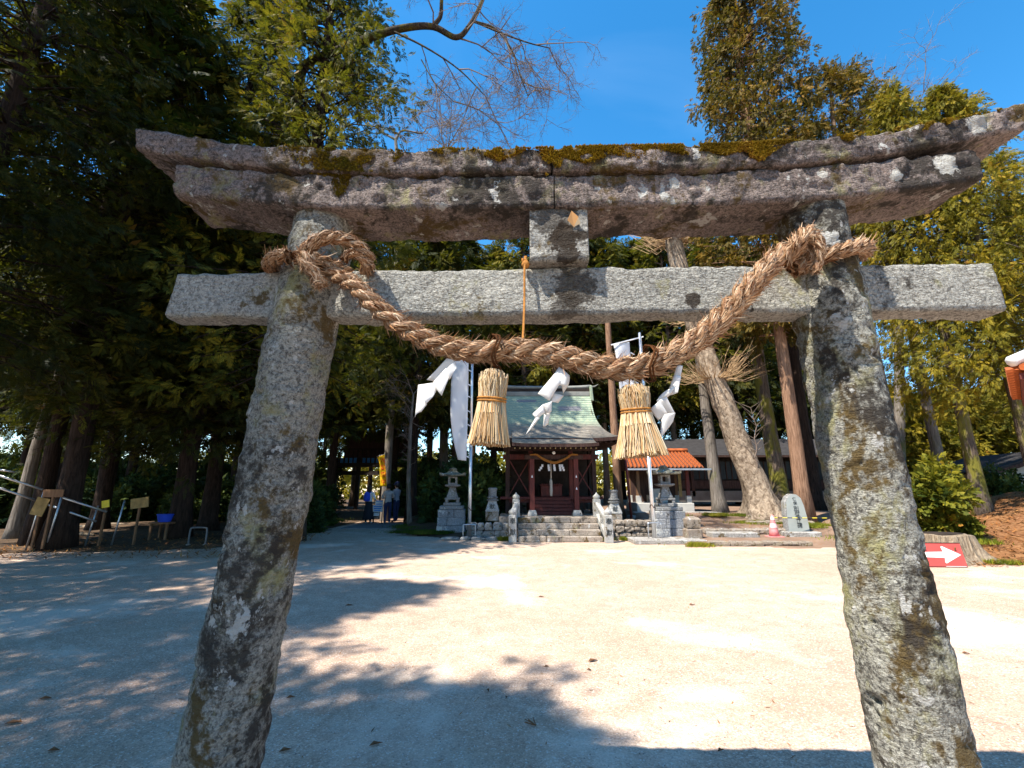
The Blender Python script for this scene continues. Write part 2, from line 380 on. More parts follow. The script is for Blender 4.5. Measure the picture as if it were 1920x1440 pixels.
M['skin'] = plain('skin', (.48, .29, .2), .6, .3, var=.08, bstr=0)
M['hair'] = plain('black_hair', (.012, .01, .009), .5, .3, var=.2, bstr=.2, scale=30)
M['white_cloth2'] = plain('white_shirt', (.75, .77, .80), .85, .2, var=.1, bstr=.2, scale=9)
M['grey_cloth'] = plain('grey_jacket', (.36, .34, .33), .85, .2, var=.15, bstr=.2, scale=9)
M['grey_vest'] = plain('grey_vest', (.30, .30, .34), .85, .2, var=.15, bstr=.2, scale=9)
M['navy'] = plain('navy_denim', (.022, .03, .08), .85, .2, var=.2, bstr=.2, scale=9)
M['dark_skirt'] = plain('dark_skirt', (.02, .022, .03), .85, .2, var=.2, bstr=.2, scale=9)
M['shoe'] = plain('white_shoe', (.7, .7, .7), .6, .3, var=.05, bstr=0)
M['slate_tile'] = plain('grey_roof_tile', (.035, .033, .034), .85, .1, var=.25, scale=5)  # near black, so shade over the long hall's roof is in the colour
M['orange_tile'] = plain('orange_roof_tile', (.30, .075, .02), .7, .2, var=.55, scale=3.5, bstr=.2)
M['glass'] = plain('dark_glass', (.012, .014, .016), .45, .3, var=.1, bstr=0)
M['dead_leaf'] = plain('dry_leaf', (.16, .075, .035), .8, .2, var=.4, scale=20, bstr=.3)

# copper shingles: green with patina high on the roof, grey lower down
m, nt, b = newmat('copper_shingles', .6, .35)
o = nd(nt, 'TexCoord').outputs['Object']; sx = nd(nt, 'SeparateXYZ', {0: o}); z = sx.outputs[2]; x = sx.outputs[0]; y = sx.outputs[1]
v = coords(nt, (1, 1, 6)); n1 = noise(nt, v, 2.2, 5); n2 = noise(nt, coords(nt, (2, 2, 14)), 5, 4)
green = mix(nt, ramp(nt, n2, .35, .65), (.17, .25, .20), (.36, .39, .26)); grey = mix(nt, ramp(nt, n2, .35, .65), (.15, .135, .115), (.27, .24, .20))
f = math_(nt, 'ADD', z, math_(nt, 'MULTIPLY', math_(nt, 'SUBTRACT', n1, .5), .55)); col = mix(nt, ramp(nt, f, 4.0, 4.28), grey, green)
def band(a, lo, hi): return math_(nt, 'MULTIPLY', math_(nt, 'GREATER_THAN', a, lo), math_(nt, 'LESS_THAN', a, hi))
xj = math_(nt, 'ADD', x, math_(nt, 'MULTIPLY', math_(nt, 'SUBTRACT', noise(nt, coords(nt, (.01, .01, 9)), 3, 0), .5), .6))
p1 = math_(nt, 'MULTIPLY', band(xj, .45, 1.4), band(z, 4.78, 5.0)); p2 = math_(nt, 'MULTIPLY', band(xj, -1.3, -.45), band(z, 5.2, 5.34))
col = mix(nt, math_(nt, 'MULTIPLY', math_(nt, 'MAXIMUM', p1, p2), .9), col, (.17, .16, .18)); setc(nt, b, col); M['copper'] = m
M['copper_plain'] = plain('copper_ridge', (.20, .20, .18), .6, .35, var=.25, scale=3)

# foliage and bark
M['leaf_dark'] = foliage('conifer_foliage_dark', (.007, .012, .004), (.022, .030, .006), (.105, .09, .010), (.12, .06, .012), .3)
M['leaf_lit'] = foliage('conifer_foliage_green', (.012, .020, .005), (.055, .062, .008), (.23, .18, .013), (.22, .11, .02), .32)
M['leaf_yellow'] = foliage('conifer_foliage_yellow', (.05, .058, .008), (.16, .135, .012), (.31, .215, .015), (.28, .14, .02), .35)
M['leaf_brown'] = foliage('conifer_foliage_brown', (.024, .028, .009), (.10, .072, .012), (.24, .13, .016), (.20, .09, .02), .25)
M['leaf_broad'] = foliage('broadleaf_foliage', (.012, .028, .010), (.028, .055, .018), (.08, .11, .02), (.10, .11, .02), .2)
M['leaf_shrub'] = foliage('shrub_foliage', (.03, .05, .008), (.12, .125, .012), (.26, .21, .016), (.30, .13, .02), .3)
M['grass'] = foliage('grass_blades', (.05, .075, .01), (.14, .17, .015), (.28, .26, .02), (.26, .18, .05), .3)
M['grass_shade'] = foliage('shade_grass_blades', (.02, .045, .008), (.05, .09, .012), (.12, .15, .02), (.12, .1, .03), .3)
M['needles'] = foliage('dry_needles', (.10, .04, .012), (.24, .09, .025), (.40, .22, .08), (.34, .12, .03), .1)
M['bark'] = bark('conifer_bark', (.016, .011, .009), (.05, .033, .025))
M['limb_bark'] = bark('dark_mossy_limb', (.022, .017, .013), (.075, .058, .042), .55, mosscol=(.10, .085, .012))
M['bark_lit'] = bark('conifer_bark_pale', (.11, .07, .05), (.26, .18, .13))
M['bark_red'] = bark('conifer_bark_reddish', (.14, .075, .045), (.33, .2, .13))
M['bark_moss'] = bark('mossy_bark', (.06, .045, .035), (.17, .13, .10), .7)
M['bark_grey'] = bark('grey_bark', (.09, .075, .062), (.23, .2, .17), .25, mosscol=(.12, .12, .04))
M['bark_elm'] = bark('old_scaly_bark', (.11, .075, .05), (.42, .33, .24), .0, plate=.8, scaly=True)
M['twig'] = plain('bare_twig', (.16, .12, .095), .8, .2, var=.25, scale=5, bstr=.1)
M['twig_orange'] = plain('pruned_twig', (.36, .24, .13), .8, .2, var=.3, scale=6, bstr=.1)
M['stump'] = bark('stump_wood', (.15, .11, .075), (.36, .29, .21))
# ------------------------------------------------------------------ ground
def inside(poly, X, Y):
    c = np.zeros(X.shape, bool); n = len(poly)
    for i in range(n):
        x0, y0 = poly[i]; x1, y1 = poly[(i + 1) % n]
        if y0 == y1: continue
        t = ((y0 > Y) != (y1 > Y)) & (X < (x1 - x0) * (Y - y0) / (y1 - y0) + x0); c ^= t
    return c
def edge_dist(poly, X, Y):
    d = np.full(X.shape, 1e9); n = len(poly)
    for i in range(n):
        a = np.array(poly[i]); b = np.array(poly[(i + 1) % n]); ab = b - a; L = (ab ** 2).sum()
        t = np.clip(((X - a[0]) * ab[0] + (Y - a[1]) * ab[1]) / L, 0, 1)
        d = np.minimum(d, np.hypot(X - a[0] - t * ab[0], Y - a[1] - t * ab[1]))
    return d
def patch(name, poly, hfun, res, mat, seed=0, parent=None):
    xs = [p[0] for p in poly]; ys = [p[1] for p in poly]
    gx_ = np.arange(min(xs) - res, max(xs) + res * 1.5, res); gy_ = np.arange(min(ys) - res, max(ys) + res * 1.5, res)
    X, Y = np.meshgrid(gx_, gy_); w = (fbm(np.stack([X * .9, Y * .9, X * 0], -1), 3, seed) - .5) * 1.1
    ins = inside(poly, X + w, Y + w * .7); d = np.where(ins, edge_dist(poly, X, Y), 0)
    Z = np.where(ins, hfun(X, Y, d), -0.05)
    H, W = X.shape; idx = np.arange(H * W).reshape(H, W)
    keep = ins[:-1, :-1] | ins[1:, :-1] | ins[:-1, 1:] | ins[1:, 1:]
    F = np.stack([idx[:-1, :-1], idx[:-1, 1:], idx[1:, 1:], idx[1:, :-1]], -1)[keep]
    V = np.stack([X, Y, Z], -1).reshape(-1, 3); used = np.unique(F); mp_ = np.zeros(len(V), int); mp_[used] = np.arange(len(used))
    return link(name, np_mesh(name, V[used], mp_[F], mat, True), None, None, 'structure')

g = MB(); g.add([(-400, -300, 0), (400, -300, 0), (400, 700, 0), (-400, 700, 0)], [(0, 1, 2, 3)])
ground = g.build('ground', M['gravel'], kind='structure'); ground['label'] = 'pale sandy gravel courtyard in front of the shrine'

def nz2(X, Y, s, seed, o=4): return fbm(np.stack([X * s, Y * s, X * 0 + seed], -1), o, seed)
def h_forest(X, Y, d): return 0.012 + np.minimum(d * .05, .22) + (nz2(X, Y, 1.3, 3) - .45) * .16 * np.minimum(1, d)
forest_floor = patch('forest_floor', [(-70, 10.5), (-16, 11.6), (-8.3, 13.0), (-7.5, 15), (-7.3, 19), (-8.2, 30), (-8.2, 75), (-70, 75)], h_forest, .35, M['forest_floor'], 3)
def h_back(X, Y, d):
    t = np.clip((Y - 17) / 4, 0, 1); return 0.012 + np.minimum(d * .10, .15) + t * .35 + (nz2(X, Y, 1.3, 5) - .45) * .1 * np.minimum(1, d)
back_ground = patch('back_ground', [(-4.4, 19.2), (-4.2, 17.6), (-3.0, 16.5), (-1.2, 15.7), (-.3, 15.3), (-.3, 16.2), (3.4, 16.2), (3.4, 15.2), (5.2, 15.2), (5.2, 17.5), (5.0, 75), (-4.6, 75)], h_back, .22, M['forest_floor'], 5)
def terrace_h(X, Y):
    t1 = np.clip((Y - 14.0) / .25, 0, 1) * .10; t2 = np.clip((Y - 15.6) / .5, 0, 1) * .26; t3 = np.clip((Y - 17.6) / 1.6, 0, 1) * .28
    return t1 + t2 + t3
def h_terr(X, Y, d): return 0.012 + terrace_h(X, Y) + (nz2(X, Y, 1.1, 6) - .45) * .05
terrace = patch('terrace', [(5.0, 14.2), (6.4, 13.7), (8.3, 13.3), (10.0, 13.6), (14, 15), (40, 16), (40, 75), (5.0, 75)], h_terr, .22, M['dirt'], 6)
def h_slope(X, Y, d): return 0.012 + np.minimum(d * .26, 1.5) + (nz2(X, Y, 1.0, 8) - .45) * .35 * np.minimum(1, d * .6)
litter_slope = patch('litter_slope', [(9.1, 10.6), (10.4, 10.25), (14, 10.0), (45, 9.6), (45, 30), (14, 26), (11.2, 15.0), (9.6, 12.4)], h_slope, .25, M['litter'], 8)
g = MB(); g.box((-6.9 + 1.15, 20.9, .01), (2.5, 3.0, .09)); path_slab = g.build('path_paving', M['asphalt'], bevel=.02, kind='structure')
def h_path(X, Y, d): return 0.018 + X * 0
shade_path = patch('path', [(-7.4, 22.2), (-4.4, 22.2), (-4.4, 70), (-8.4, 70)], h_path, .5, M['dirt'], 9)

# ------------------------------------------------------------------ torii
TO = Vector((0.1995, 1.9975, 0)); TROT = R(-1.40)
TM = Matrix.Translation(TO) @ Matrix.Rotation(TROT, 4, 'Z')
torii = thing('torii', 'grey stone torii gate with moss-topped double lintel, its pillars framing the shrine', 'gate', TO, TROT)

def pillar(name, s0, s1, r0, r1, h1, seed, mat):
    na, nh = 120, 300; a = np.linspace(0, 2 * np.pi, na, endpoint=False); h = np.linspace(-.02, h1, nh)
    A, H = np.meshgrid(a, h); t = H / h1; rad = r0 + (r1 - r0) * t
    base = np.stack([np.cos(A) * rad, np.sin(A) * rad, H], -1)
    dsp = (fbm(base * 4.5 + seed, 4, seed) - .5) * .044 + (fbm(base * np.array([16, 16, 26.]) + seed, 3, seed + 9) - .5) * .022
    pit = np.clip(fbm(base * np.array([9, 9, 22.]) + seed * 3, 3, seed + 4) - .66, 0, 1) * -.10
    rad = rad + dsp + pit; cx = s0 + (s1 - s0) * t
    V = np.stack([np.cos(A) * rad + cx, np.sin(A) * rad, H], -1).reshape(-1, 3)
    idx = np.arange(na * nh).reshape(nh, na); F = np.stack([idx[:-1], np.roll(idx[:-1], -1, 1), np.roll(idx[1:], -1, 1), idx[1:]], -1).reshape(-1, 4)
    return link(name, np_mesh(name, V, F, mat, True), torii)
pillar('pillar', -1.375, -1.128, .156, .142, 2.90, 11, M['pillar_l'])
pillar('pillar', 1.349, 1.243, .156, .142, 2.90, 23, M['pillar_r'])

def beam(name, s0, s1, prof, zfun, mat, seed, ns=260, slant0=0., slant1=0., amp=.015, parent=None, rag=.014):
    """loft of a closed profile (list of (y, z)) along s; zfun(s) lifts it; slants lean the end cuts"""
    P = []; prof = [np.array(p, float) for p in prof]; n = len(prof)
    for i in range(n):
        a, b = prof[i], prof[(i + 1) % n]; L = np.hypot(*(b - a)); k = max(2, int(L / .012))
        for j in range(k): P.append(a + (b - a) * j / k)
    P = np.array(P); m_ = len(P); c = P.mean(0)
    S = np.linspace(0, 1, ns); zrel = (P[:, 1] - P[:, 1].min()) / (np.ptp(P[:, 1]))
    X = (s0 - slant0 * zrel)[None, :] * (1 - S)[:, None] + (s1 + slant1 * zrel)[None, :] * S[:, None]
    Yv = np.repeat(P[None, :, 0], ns, 0); Zv = P[None, :, 1] + zfun(X)
    B = np.stack([X, Yv, Zv], -1)
    N = np.stack([np.zeros_like(P[:, 0]), P[:, 0] - c[0], P[:, 1] - c[1]], -1); nn = np.abs(N[:, 1:]).max(1, keepdims=True); N = N / np.linalg.norm(N, axis=1, keepdims=True)
    D = (fbm(B * 5 + seed, 4, seed) - .5) * amp * 2 + (fbm(B * np.array([20, 20, 30.]) + seed, 3, seed + 3) - .5) * rag * 1.6
    B = B + N[None] * D[..., None]
    idx = np.arange(ns * m_).reshape(ns, m_); F = np.stack([idx[:-1], idx[1:], np.roll(idx[1:], -1, 1), np.roll(idx[:-1], -1, 1)], -1).reshape(-1, 4).tolist()
    V = B.reshape(-1, 3).tolist()
    for e, row in ((0, idx[0]), (1, idx[-1])):
        ci = len(V); V.append((B[0 if e == 0 else -1].mean(0)).tolist())
        for k in range(m_):
            q = (row[k], row[(k + 1) % m_], ci); F.append(tuple(int(i) for i in (q if e == 0 else q[::-1])))
    me = bpy.data.meshes.new(name); me.from_pydata(V, [], [tuple(f) for f in F]); me.materials.append(mat)
    me.polygons.foreach_set('use_smooth', [True] * (len(F) - 2 * m_) + [False] * (2 * m_)); me.update()
    return link(name, me, parent or torii)
def rect(y0, y1, z0, z1, r=.012): return [(y0 + r, z0), (y1 - r, z0), (y1, z0 + r), (y1, z1 - r), (y1 - r, z1), (y0 + r, z1), (y0, z1 - r), (y0, z0 + r)]
def sori(X, amt, c=.03, flat=.75): q = np.maximum(0, np.abs(X - c) - flat); return amt * q ** 1.7
zero = lambda X: X * 0
beam('tie_beam', -1.80, 1.985, rect(-.07, .06, 2.370, 2.596), zero, M['nuki'], 31, slant0=-.03, slant1=-.02, ns=420, rag=.009)
beam('strut', -.115, .15, rect(-.132, .11, 2.60, 2.875), zero, M['strut'], 41, ns=40)
zs = lambda X: sori(X, .085)
beam('lower_lintel', -1.80, -.002, rect(-.155, .135, 2.862, 3.026), zs, M['shimaki'], 51, slant0=.012, amp=.02, rag=.02)
beam('lower_lintel', .002, 1.93, rect(-.155, .135, 2.860, 3.026), zs, M['shimaki'], 57, slant1=.01, amp=.02, rag=.02)
def kprof(): return [(-.165, 3.034), (.145, 3.034), (.165, 3.06), (.175, 3.13), (.10, 3.165), (-.02, 3.185), (-.15, 3.162), (-.182, 3.14), (-.178, 3.05)]
zk = lambda X: sori(X, .105)
KL = beam('capping_stone', -2.005, -.012, kprof(), zk, M['kasagi'], 61, slant0=.02, amp=.022, rag=.024)
KR = beam('capping_stone', -.006, 2.17, kprof(), zk, M['kasagi'], 67, slant1=.03, amp=.022, rag=.024)

# moss: small tufts in patches on top of the capping stones and running down their faces
rng = np.random.default_rng(5)
def tufts(P, Nn, size, tint, k=3):
    n = len(P); V = []; T = []
    for j in range(k):
        d = Nn + rng.normal(0, .55, (n, 3)); d /= np.linalg.norm(d, axis=1, keepdims=True)
        s = np.cross(d, rng.normal(0, 1, (n, 3))); s /= np.linalg.norm(s, axis=1, keepdims=True)
        L = size[:, None] * rng.uniform(.7, 1.5, (n, 1)); w = L * .42
        V.append(np.stack([P - s * w, P + s * w, P + d * L], 1)); T.append(np.repeat(tint, 3))
    V = np.concatenate(V).reshape(-1, 3); return V, np.arange(len(V)).reshape(-1, 3), np.concatenate(T)
mossp = []  # (centre s, half width, reach down the face in m, density)
for c, w, dn, de in [(-1.17, .09, .03, .7), (-1.0, .20, .24, 1), (-.78, .07, .10, .8), (-.50, .055, .035, 1), (-.25, .10, .07, 1), (-.01, .05, .20, .9), (.14, .16, .09, 1.2), (.38, .14, .08, 1.2), (.60, .14, .05, 1.2), (.78, .12, .06, 1.2), (.93, .10, .10, 1.3), (1.05, .05, .02, .7), (1.35, .05, .04, .4), (1.62, .05, .04, .5), (1.75, .08, .05, .8), (2.0, .06, .02, .4)]:
    mossp.append((c, w, dn, de))
PP = []; NN = []; TT = []; SS = []
for c, w, dn, de in mossp:
    n = int(3800 * w * de * 10); s = c + rng.normal(0, w * .5, n); tt = rng.uniform(0, 1, n)
    top = tt < (.55 if dn < .15 else .3)
    yt = rng.uniform(-.16, .06, n); zt = 3.175 - np.abs(yt + .02) * .12 + zk(s)
    fz = rng.uniform(0, 1, n) ** 1.6 * dn * (1 - np.abs(s - c) / (w * 1.6)).clip(.1, 1); zf = 3.15 + zk(s) - fz
    yf = np.where(zf > 3.03 + zk(s), -.182, -.158)
    P = np.stack([s, np.where(top, yt, yf), np.where(top, zt, zf)], -1); N = np.where(top[:, None], np.array([[0, -.2, 1]]), np.array([[0, -1, -.15]]))
    keep = fbm(P * 14, 3, 77) > (.40 if de >= 1.2 else .46 if de >= 1 else .53)
    PP.append(P[keep]); NN.append(N[keep]); TT.append(np.clip(fbm(P * 9, 3, 78) * 1.5 - .25 + (.2 if c > -.6 else -.25), 0, .97)[keep]); SS.append(rng.uniform(.004, .012, keep.sum()) * (1 if c > -.6 else .8))
V, F, T = tufts(np.concatenate(PP), np.concatenate(NN), np.concatenate(SS), np.concatenate(TT), 3)
mo = link('moss', np_mesh('moss', V, F, M['moss'], False, T), torii, None, 'stuff'); mo['label'] = 'golden green moss growing along the top of the lintel'
lf = MB(); lf.add([(.085, -.142, 2.76), (.105, -.16, 2.80), (.075, -.155, 2.835), (.055, -.15, 2.79)], [(0, 1, 2, 3)]); lf.add([(.105, -.16, 2.80), (.115, -.145, 2.775), (.085, -.142, 2.76)], [(0, 1, 2)])
dl = lf.build('dry_leaf', M['tassel_straw'], None); dl.matrix_world = TM; tag(dl, 'dry yellow leaf caught on the stone strut under the lintel', 'leaf')

# ------------------------------------------------------------------ straw rope
def frames(P):
    P = np.array([list(p) for p in P]); T = np.gradient(P, axis=0); T /= np.linalg.norm(T, axis=1, keepdims=True)
    N = np.zeros_like(P); n0 = np.cross(T[0], [0, 0, 1.]); 
    if np.linalg.norm(n0) < .1: n0 = np.cross(T[0], [0, 1., 0])
    n = n0 / np.linalg.norm(n0)
    for i in range(len(P)):
        n = n - T[i] * n.dot(T[i]); n /= np.linalg.norm(n); N[i] = n
    return P, T, N, np.cross(T, N)
def rope(pts, rad, owner, pitch=.22, nstr=3, fibres=1400, fuzz=.10, phase=0., mat=None, core=None, seed=1, hand=-1, tuft_end=False, fw=.0042):
    """twisted straw rope along pts: strand cores are parts, loose straws one part"""
    rg = np.random.default_rng(seed); C = catmull(pts, 14); P, T, N, B = frames(C); n = len(P)
    L = np.concatenate([[0], np.cumsum(np.linalg.norm(np.diff(P, axis=0), axis=1))]); tot = L[-1]
    rr = np.array([rad(l / tot) if callable(rad) else rad for l in L])
    allV = []; allF = []
    for k in range(nstr):
        def pos(l, phi, lift):
            """point on strand k at rope length l, angle phi about the strand"""
            l = np.clip(l, 0, tot); f = np.interp(l, L, np.arange(n)); i = np.clip(f.astype(int), 0, n - 2); t = (f - i)[:, None]
            p = P[i] * (1 - t) + P[i + 1] * t; nn = N[i] * (1 - t) + N[i + 1] * t; bb = B[i] * (1 - t) + B[i + 1] * t; r_ = np.interp(l, L, rr)[:, None]
            a = hand * 2 * np.pi * l / pitch + 2 * np.pi * k / nstr + phase
            ce = p + (nn * np.cos(a)[:, None] + bb * np.sin(a)[:, None]) * r_ * .52
            o = nn * np.cos(phi)[:, None] + bb * np.sin(phi)[:, None]
            return ce + o * r_ * (.50 + lift[:, None]), o
        na = 10; nl = int(tot / .012) + 2; ls = np.linspace(0, tot, nl); LL, AA = np.meshgrid(ls, np.linspace(0, 2 * np.pi, na, endpoint=False), indexing='ij')
        V, _ = pos(LL.ravel(), AA.ravel(), rg.uniform(-.06, .03, LL.size)); idx = np.arange(nl * na).reshape(nl, na)
        F = np.stack([idx[:-1], idx[1:], np.roll(idx[1:], -1, 1), np.roll(idx[:-1], -1, 1)], -1).reshape(-1, 4)
        org = np.array(owner.location); link('strand', np_mesh('strand', V - org, F, core or M['straw_core'], True), owner)
        nf = int(fibres * tot); l0 = rg.uniform(0, tot, nf); dl_ = rg.uniform(.025, .09, nf); ph = rg.uniform(0, 2 * np.pi, nf); dph = rg.normal(.9, .35, nf) * dl_ / .07
        lf0 = rg.uniform(-.02, .05, nf); stray = (rg.uniform(0, 1, nf) < fuzz); lf2 = lf0 + np.where(stray, rg.uniform(.15, .7, nf), rg.uniform(-.03, .06, nf))
        a0, o0 = pos(l0, ph, lf0); a1, o1 = pos(l0 + dl_ * .5, ph + dph * .5, lf0 + .05); a2, o2 = pos(l0 + dl_, ph + dph, lf2); a2 = a2 + np.where(stray[:, None], rg.normal(0, .008, (nf, 3)), 0)
        d = a2 - a0; w = np.cross(o1, d); w /= (np.linalg.norm(w, axis=1, keepdims=True) + 1e-9); w *= (fw * rg.uniform(.4, 1.0, (nf, 1)))
        allV.append(np.stack([a0 - w * .6, a0 + w * .6, a1 - w, a1 + w, a2 - w * .25, a2 + w * .25], 1).reshape(-1, 3))
    V = np.concatenate(allV); q = np.arange(len(V) // 6)[:, None] * 6; F = np.concatenate([q + [0, 1, 3, 2], q + [2, 3, 5, 4]])
    so = link('loose_straw', np_mesh('loose_straw', V - np.array(owner.location), F, mat or M['straw'], False), owner, None, 'stuff')
    return P, T
def tw(s, off, h): return TM @ Vector((s, -off, h))
rope_t = thing('straw_rope', 'thick twisted straw rope tied to both torii pillars and sagging between them', 'rope', tw(.29, .25, 2.06))
main = [(-1.03, .17, 2.56), (-.95, .20, 2.50), (-.86, .235, 2.44), (-.765, .25, 2.345), (-.63, .25, 2.24), (-.474, .25, 2.163), (-.322, .25, 2.137), (-.151, .25, 2.145), (.02, .25, 2.113), (.166, .25, 2.072), (.292, .25, 2.067), (.421, .25, 2.11), (.554, .25, 2.187), (.67, .25, 2.288), (.767, .25, 2.391), (.867, .245, 2.497), (.96, .225, 2.575), (1.03, .20, 2.61)]
rope([tw(*p) for p in main], lambda t: .034 + .014 * math.sin(min(1, t / .55) * math.pi / 2) - .005 * max(0, t - .75) / .25, rope_t, fibres=3000, fuzz=.17, seed=3, fw=.0031)
def ring(cs, h0, r, a0, a1, n, tilt, dz=0.):
    out = []
    for i in range(n):
        a = a0 + (a1 - a0) * i / (n - 1); out.append(tw(cs + r * math.cos(a), -r * math.sin(a), h0 + tilt * math.cos(a) + dz * i / (n - 1)))
    return out
# around the sunlit pillar: over its front, round the back, and knotted on the near side
rope(ring(1.255, 2.615, .176, R(-125), R(225), 26, .05), .034, rope_t, pitch=.15, fibres=2300, fuzz=.14, seed=5, fw=.0029)
rope([tw(.93, .24, 2.50), tw(.97, .29, 2.57), tw(1.03, .275, 2.635), tw(1.09, .22, 2.62), tw(1.06, .19, 2.55), tw(1.0, .20, 2.51)], .032, rope_t, pitch=.15, fibres=2400, fuzz=.16, seed=6, fw=.0029)
rope([tw(1.0, .27, 2.62), tw(1.05, .30, 2.585), tw(1.06, .28, 2.52), tw(1.04, .27, 2.465)], lambda t: .027 - .010 * t, rope_t, pitch=.14, fibres=2400, fuzz=.3, seed=7, fw=.0029)
# around the shaded pillar
rope(ring(-1.155, 2.60, .192, R(-90), R(262), 26, -.02), .034, rope_t, pitch=.16, fibres=2100, fuzz=.14, seed=8, fw=.0029)
rope([tw(-1.09, .20, 2.53), tw(-1.08, .245, 2.60), tw(-1.0, .25, 2.655), tw(-.90, .21, 2.66), tw(-.845, .15, 2.62), tw(-.87, .08, 2.58)], .030, rope_t, pitch=.15, fibres=1500, fuzz=.25, seed=9, fw=.0029)
rope([tw(-1.06, .26, 2.57), tw(-1.05, .285, 2.52), tw(-1.01, .28, 2.465), tw(-.985, .275, 2.42)], lambda t: .034 - .012 * t, rope_t, pitch=.15, fibres=2400, fuzz=.4, seed=10, fw=.0029)
rope([tw(-.93, .2, 2.575), tw(-.90, .22, 2.60), tw(-.86, .2, 2.595), tw(-.84, .16, 2.57)], .022, rope_t, pitch=.12, fibres=1500, fuzz=.3, seed=12, fw=.0029)
tb = MB(); 
for s_ in (-.26, .345):
    pts = [tw(s_ + .012 * math.sin(a * 3), .25 + .072 * math.cos(a), (2.135 if s_ < 0 else 2.085) + .072 * math.sin(a)) for a in np.linspace(0, 2 * math.pi, 15)]
    tb = MB(); tb.tube([p - rope_t.location for p in pts], .005, 5); tb.tube([p - rope_t.location + Vector((.012, 0, 0)) for p in pts], .004, 5); tb.build('binding', M['straw_core'], rope_t)

cord = thing('hanging_cord', 'thin orange cord tied round the tie beam and holding up the straw rope', 'cord', tw(-.15, .16, 2.15))
c_ = MB(); pts = [tw(-.135, .09, 2.605), tw(-.14, .115, 2.575), tw(-.142, .14, 2.4), tw(-.147, .2, 2.25), tw(-.15, .235, 2.19)]
c_.tube([p - cord.location for p in catmull(pts, 6)], .005, 6); c_.build('cord', M['cord'], cord)
c_ = MB(); 
for i in range(5): c_.tube([tw(-.135 + random.Random(i).uniform(-.02, .02), .09, 2.60) - cord.location, tw(-.135 + random.Random(i + 9).uniform(-.03, .03), .10, 2.63 + .01 * (i % 2)) - cord.location], .005, 5)
c_.lathe([(.004, -.018), (.017, -.01), (.019, .004), (.012, .016), (.003, .02)], 8, c=tw(-.135, .095, 2.60) - cord.location); c_.build('knot', M['cord'], cord, smooth=True)

def tassel(name, label, top, bot, r0, rn, r1, split, seed, n=230):
    """bundle of straw bound at its waist: top, bottom are world points"""
    t = thing(name, label, 'straw tassel', bot, 0, 'straw tassels hanging from the rope'); rg = np.random.default_rng(seed); ax = Vector(top) - Vector(bot); L = ax.length; ax.normalize()
    u = Vector((1, 0, 0)); u = (u - ax * u.dot(ax)).normalized(); w = ax.cross(u); U, W, A = (np.array(q) for q in (u, w, ax))
    def R_(z):                                           # z: 0 bottom, 1 top
        ws = 1 - split
        return np.where(z > .95, .80 - (z - .95) * 4, 1.0) * np.where(z > ws, rn + (r0 - rn) * np.sin(np.clip((z - ws) / (1 - ws), 0, 1) * np.pi * .62) / .93, r1 + (rn - r1) * (z / ws) ** .85)
    zz = np.linspace(.05, .97, 24); prof = [(float(R_(np.array(z))) * (.82 if z < .9 else .82 - (z - .9) * 5), z * L) for z in zz]
    c0 = MB(); V = []; na = 18
    for r_, z in prof:
        for k in range(na): a = 2 * math.pi * k / na; V.append(tuple((U * math.cos(a) + W * math.sin(a)) * r_ + A * z))
    c0.add(V, [(i * na + k, i * na + (k + 1) % na, (i + 1) * na + (k + 1) % na, (i + 1) * na + k) for i in range(len(prof) - 1) for k in range(na)] + [tuple(range(na))[::-1], tuple(range((len(prof) - 1) * na, len(prof) * na))])
    c0.build('core', M['tassel_core'], t, smooth=True)
    # skirt straws, each a thin three-sided stalk
    VV = []; FF = []
    def stalk(zs, a, dev, rr_, rim=1.0):
        pts = []
        for z in zs:
            r_ = float(R_(np.array(z))) * rim; aa = a + dev * (1 - z); pts.append((U * math.cos(aa) + W * math.sin(aa)) * r_ + A * (z * L))
        b = len(VV)
        for i, p in enumerate(pts):
            d = (pts[min(i + 1, len(pts) - 1)] - pts[max(i - 1, 0)]); d = d / np.linalg.norm(d); o = p - A * p.dot(A); o = o / (np.linalg.norm(o) + 1e-9); sd = np.cross(d, o)
            for k in range(3):
                an = 2 * math.pi * k / 3; VV.append(p + (o * math.cos(an) + sd * math.sin(an)) * rr_)
        for i in range(len(pts) - 1):
            for k in range(3): FF.append((b + i * 3 + k, b + i * 3 + (k + 1) % 3, b + (i + 1) * 3 + (k + 1) % 3, b + (i + 1) * 3 + k))
    ws = 1 - split
    for i in range(n * 2):
        a = rg.uniform(0, 2 * np.pi); z0 = rg.normal(0, .03) + (0 if rg.uniform() < .75 else rg.uniform(0, .12)); stalk(np.linspace(z0, ws + .02, 4), a, rg.normal(0, .25), rg.uniform(.0012, .0026), rg.uniform(.80, 1.02))
    for i in range(n):
        a = rg.uniform(0, 2 * np.pi); stalk(np.linspace(ws - .02, 1 - rg.uniform(0, .06), 4), a, rg.normal(0, .9), rg.uniform(.0012, .0026), rg.uniform(.86, 1.02))
    for i in range(n // 2):                              # cut ends seen from below
        a = rg.uniform(0, 2 * np.pi); q = rg.uniform(.2, .85); stalk([rg.uniform(-.02, .03), .25], a, 0, .003, q)
    link('straws', np_mesh('straws', VV, np.array(FF), M['tassel_straw']), t, None, 'stuff')
    c1 = MB(); zb = ws * L
    for dz in (-.006, .005): c1.tube([(U * math.cos(a) + W * math.sin(a)) * (rn * 1.10) + A * (zb + dz + .006 * math.sin(a)) for a in np.linspace(0, 2 * math.pi, 25)], .0045, 6)
    c1.build('binding', M['cord'], t)
    c2 = MB(); tp_ = A * L * .97
    for q in (-1, 1): c2.tube([tp_ * .97 + U * .01 * q, tp_ + U * .014 * q, np.array(A * (L + .05)) + U * .006 * q], .003, 5)
    c2.build('hanging_loop', M['tassel_straw'], t)
    return t
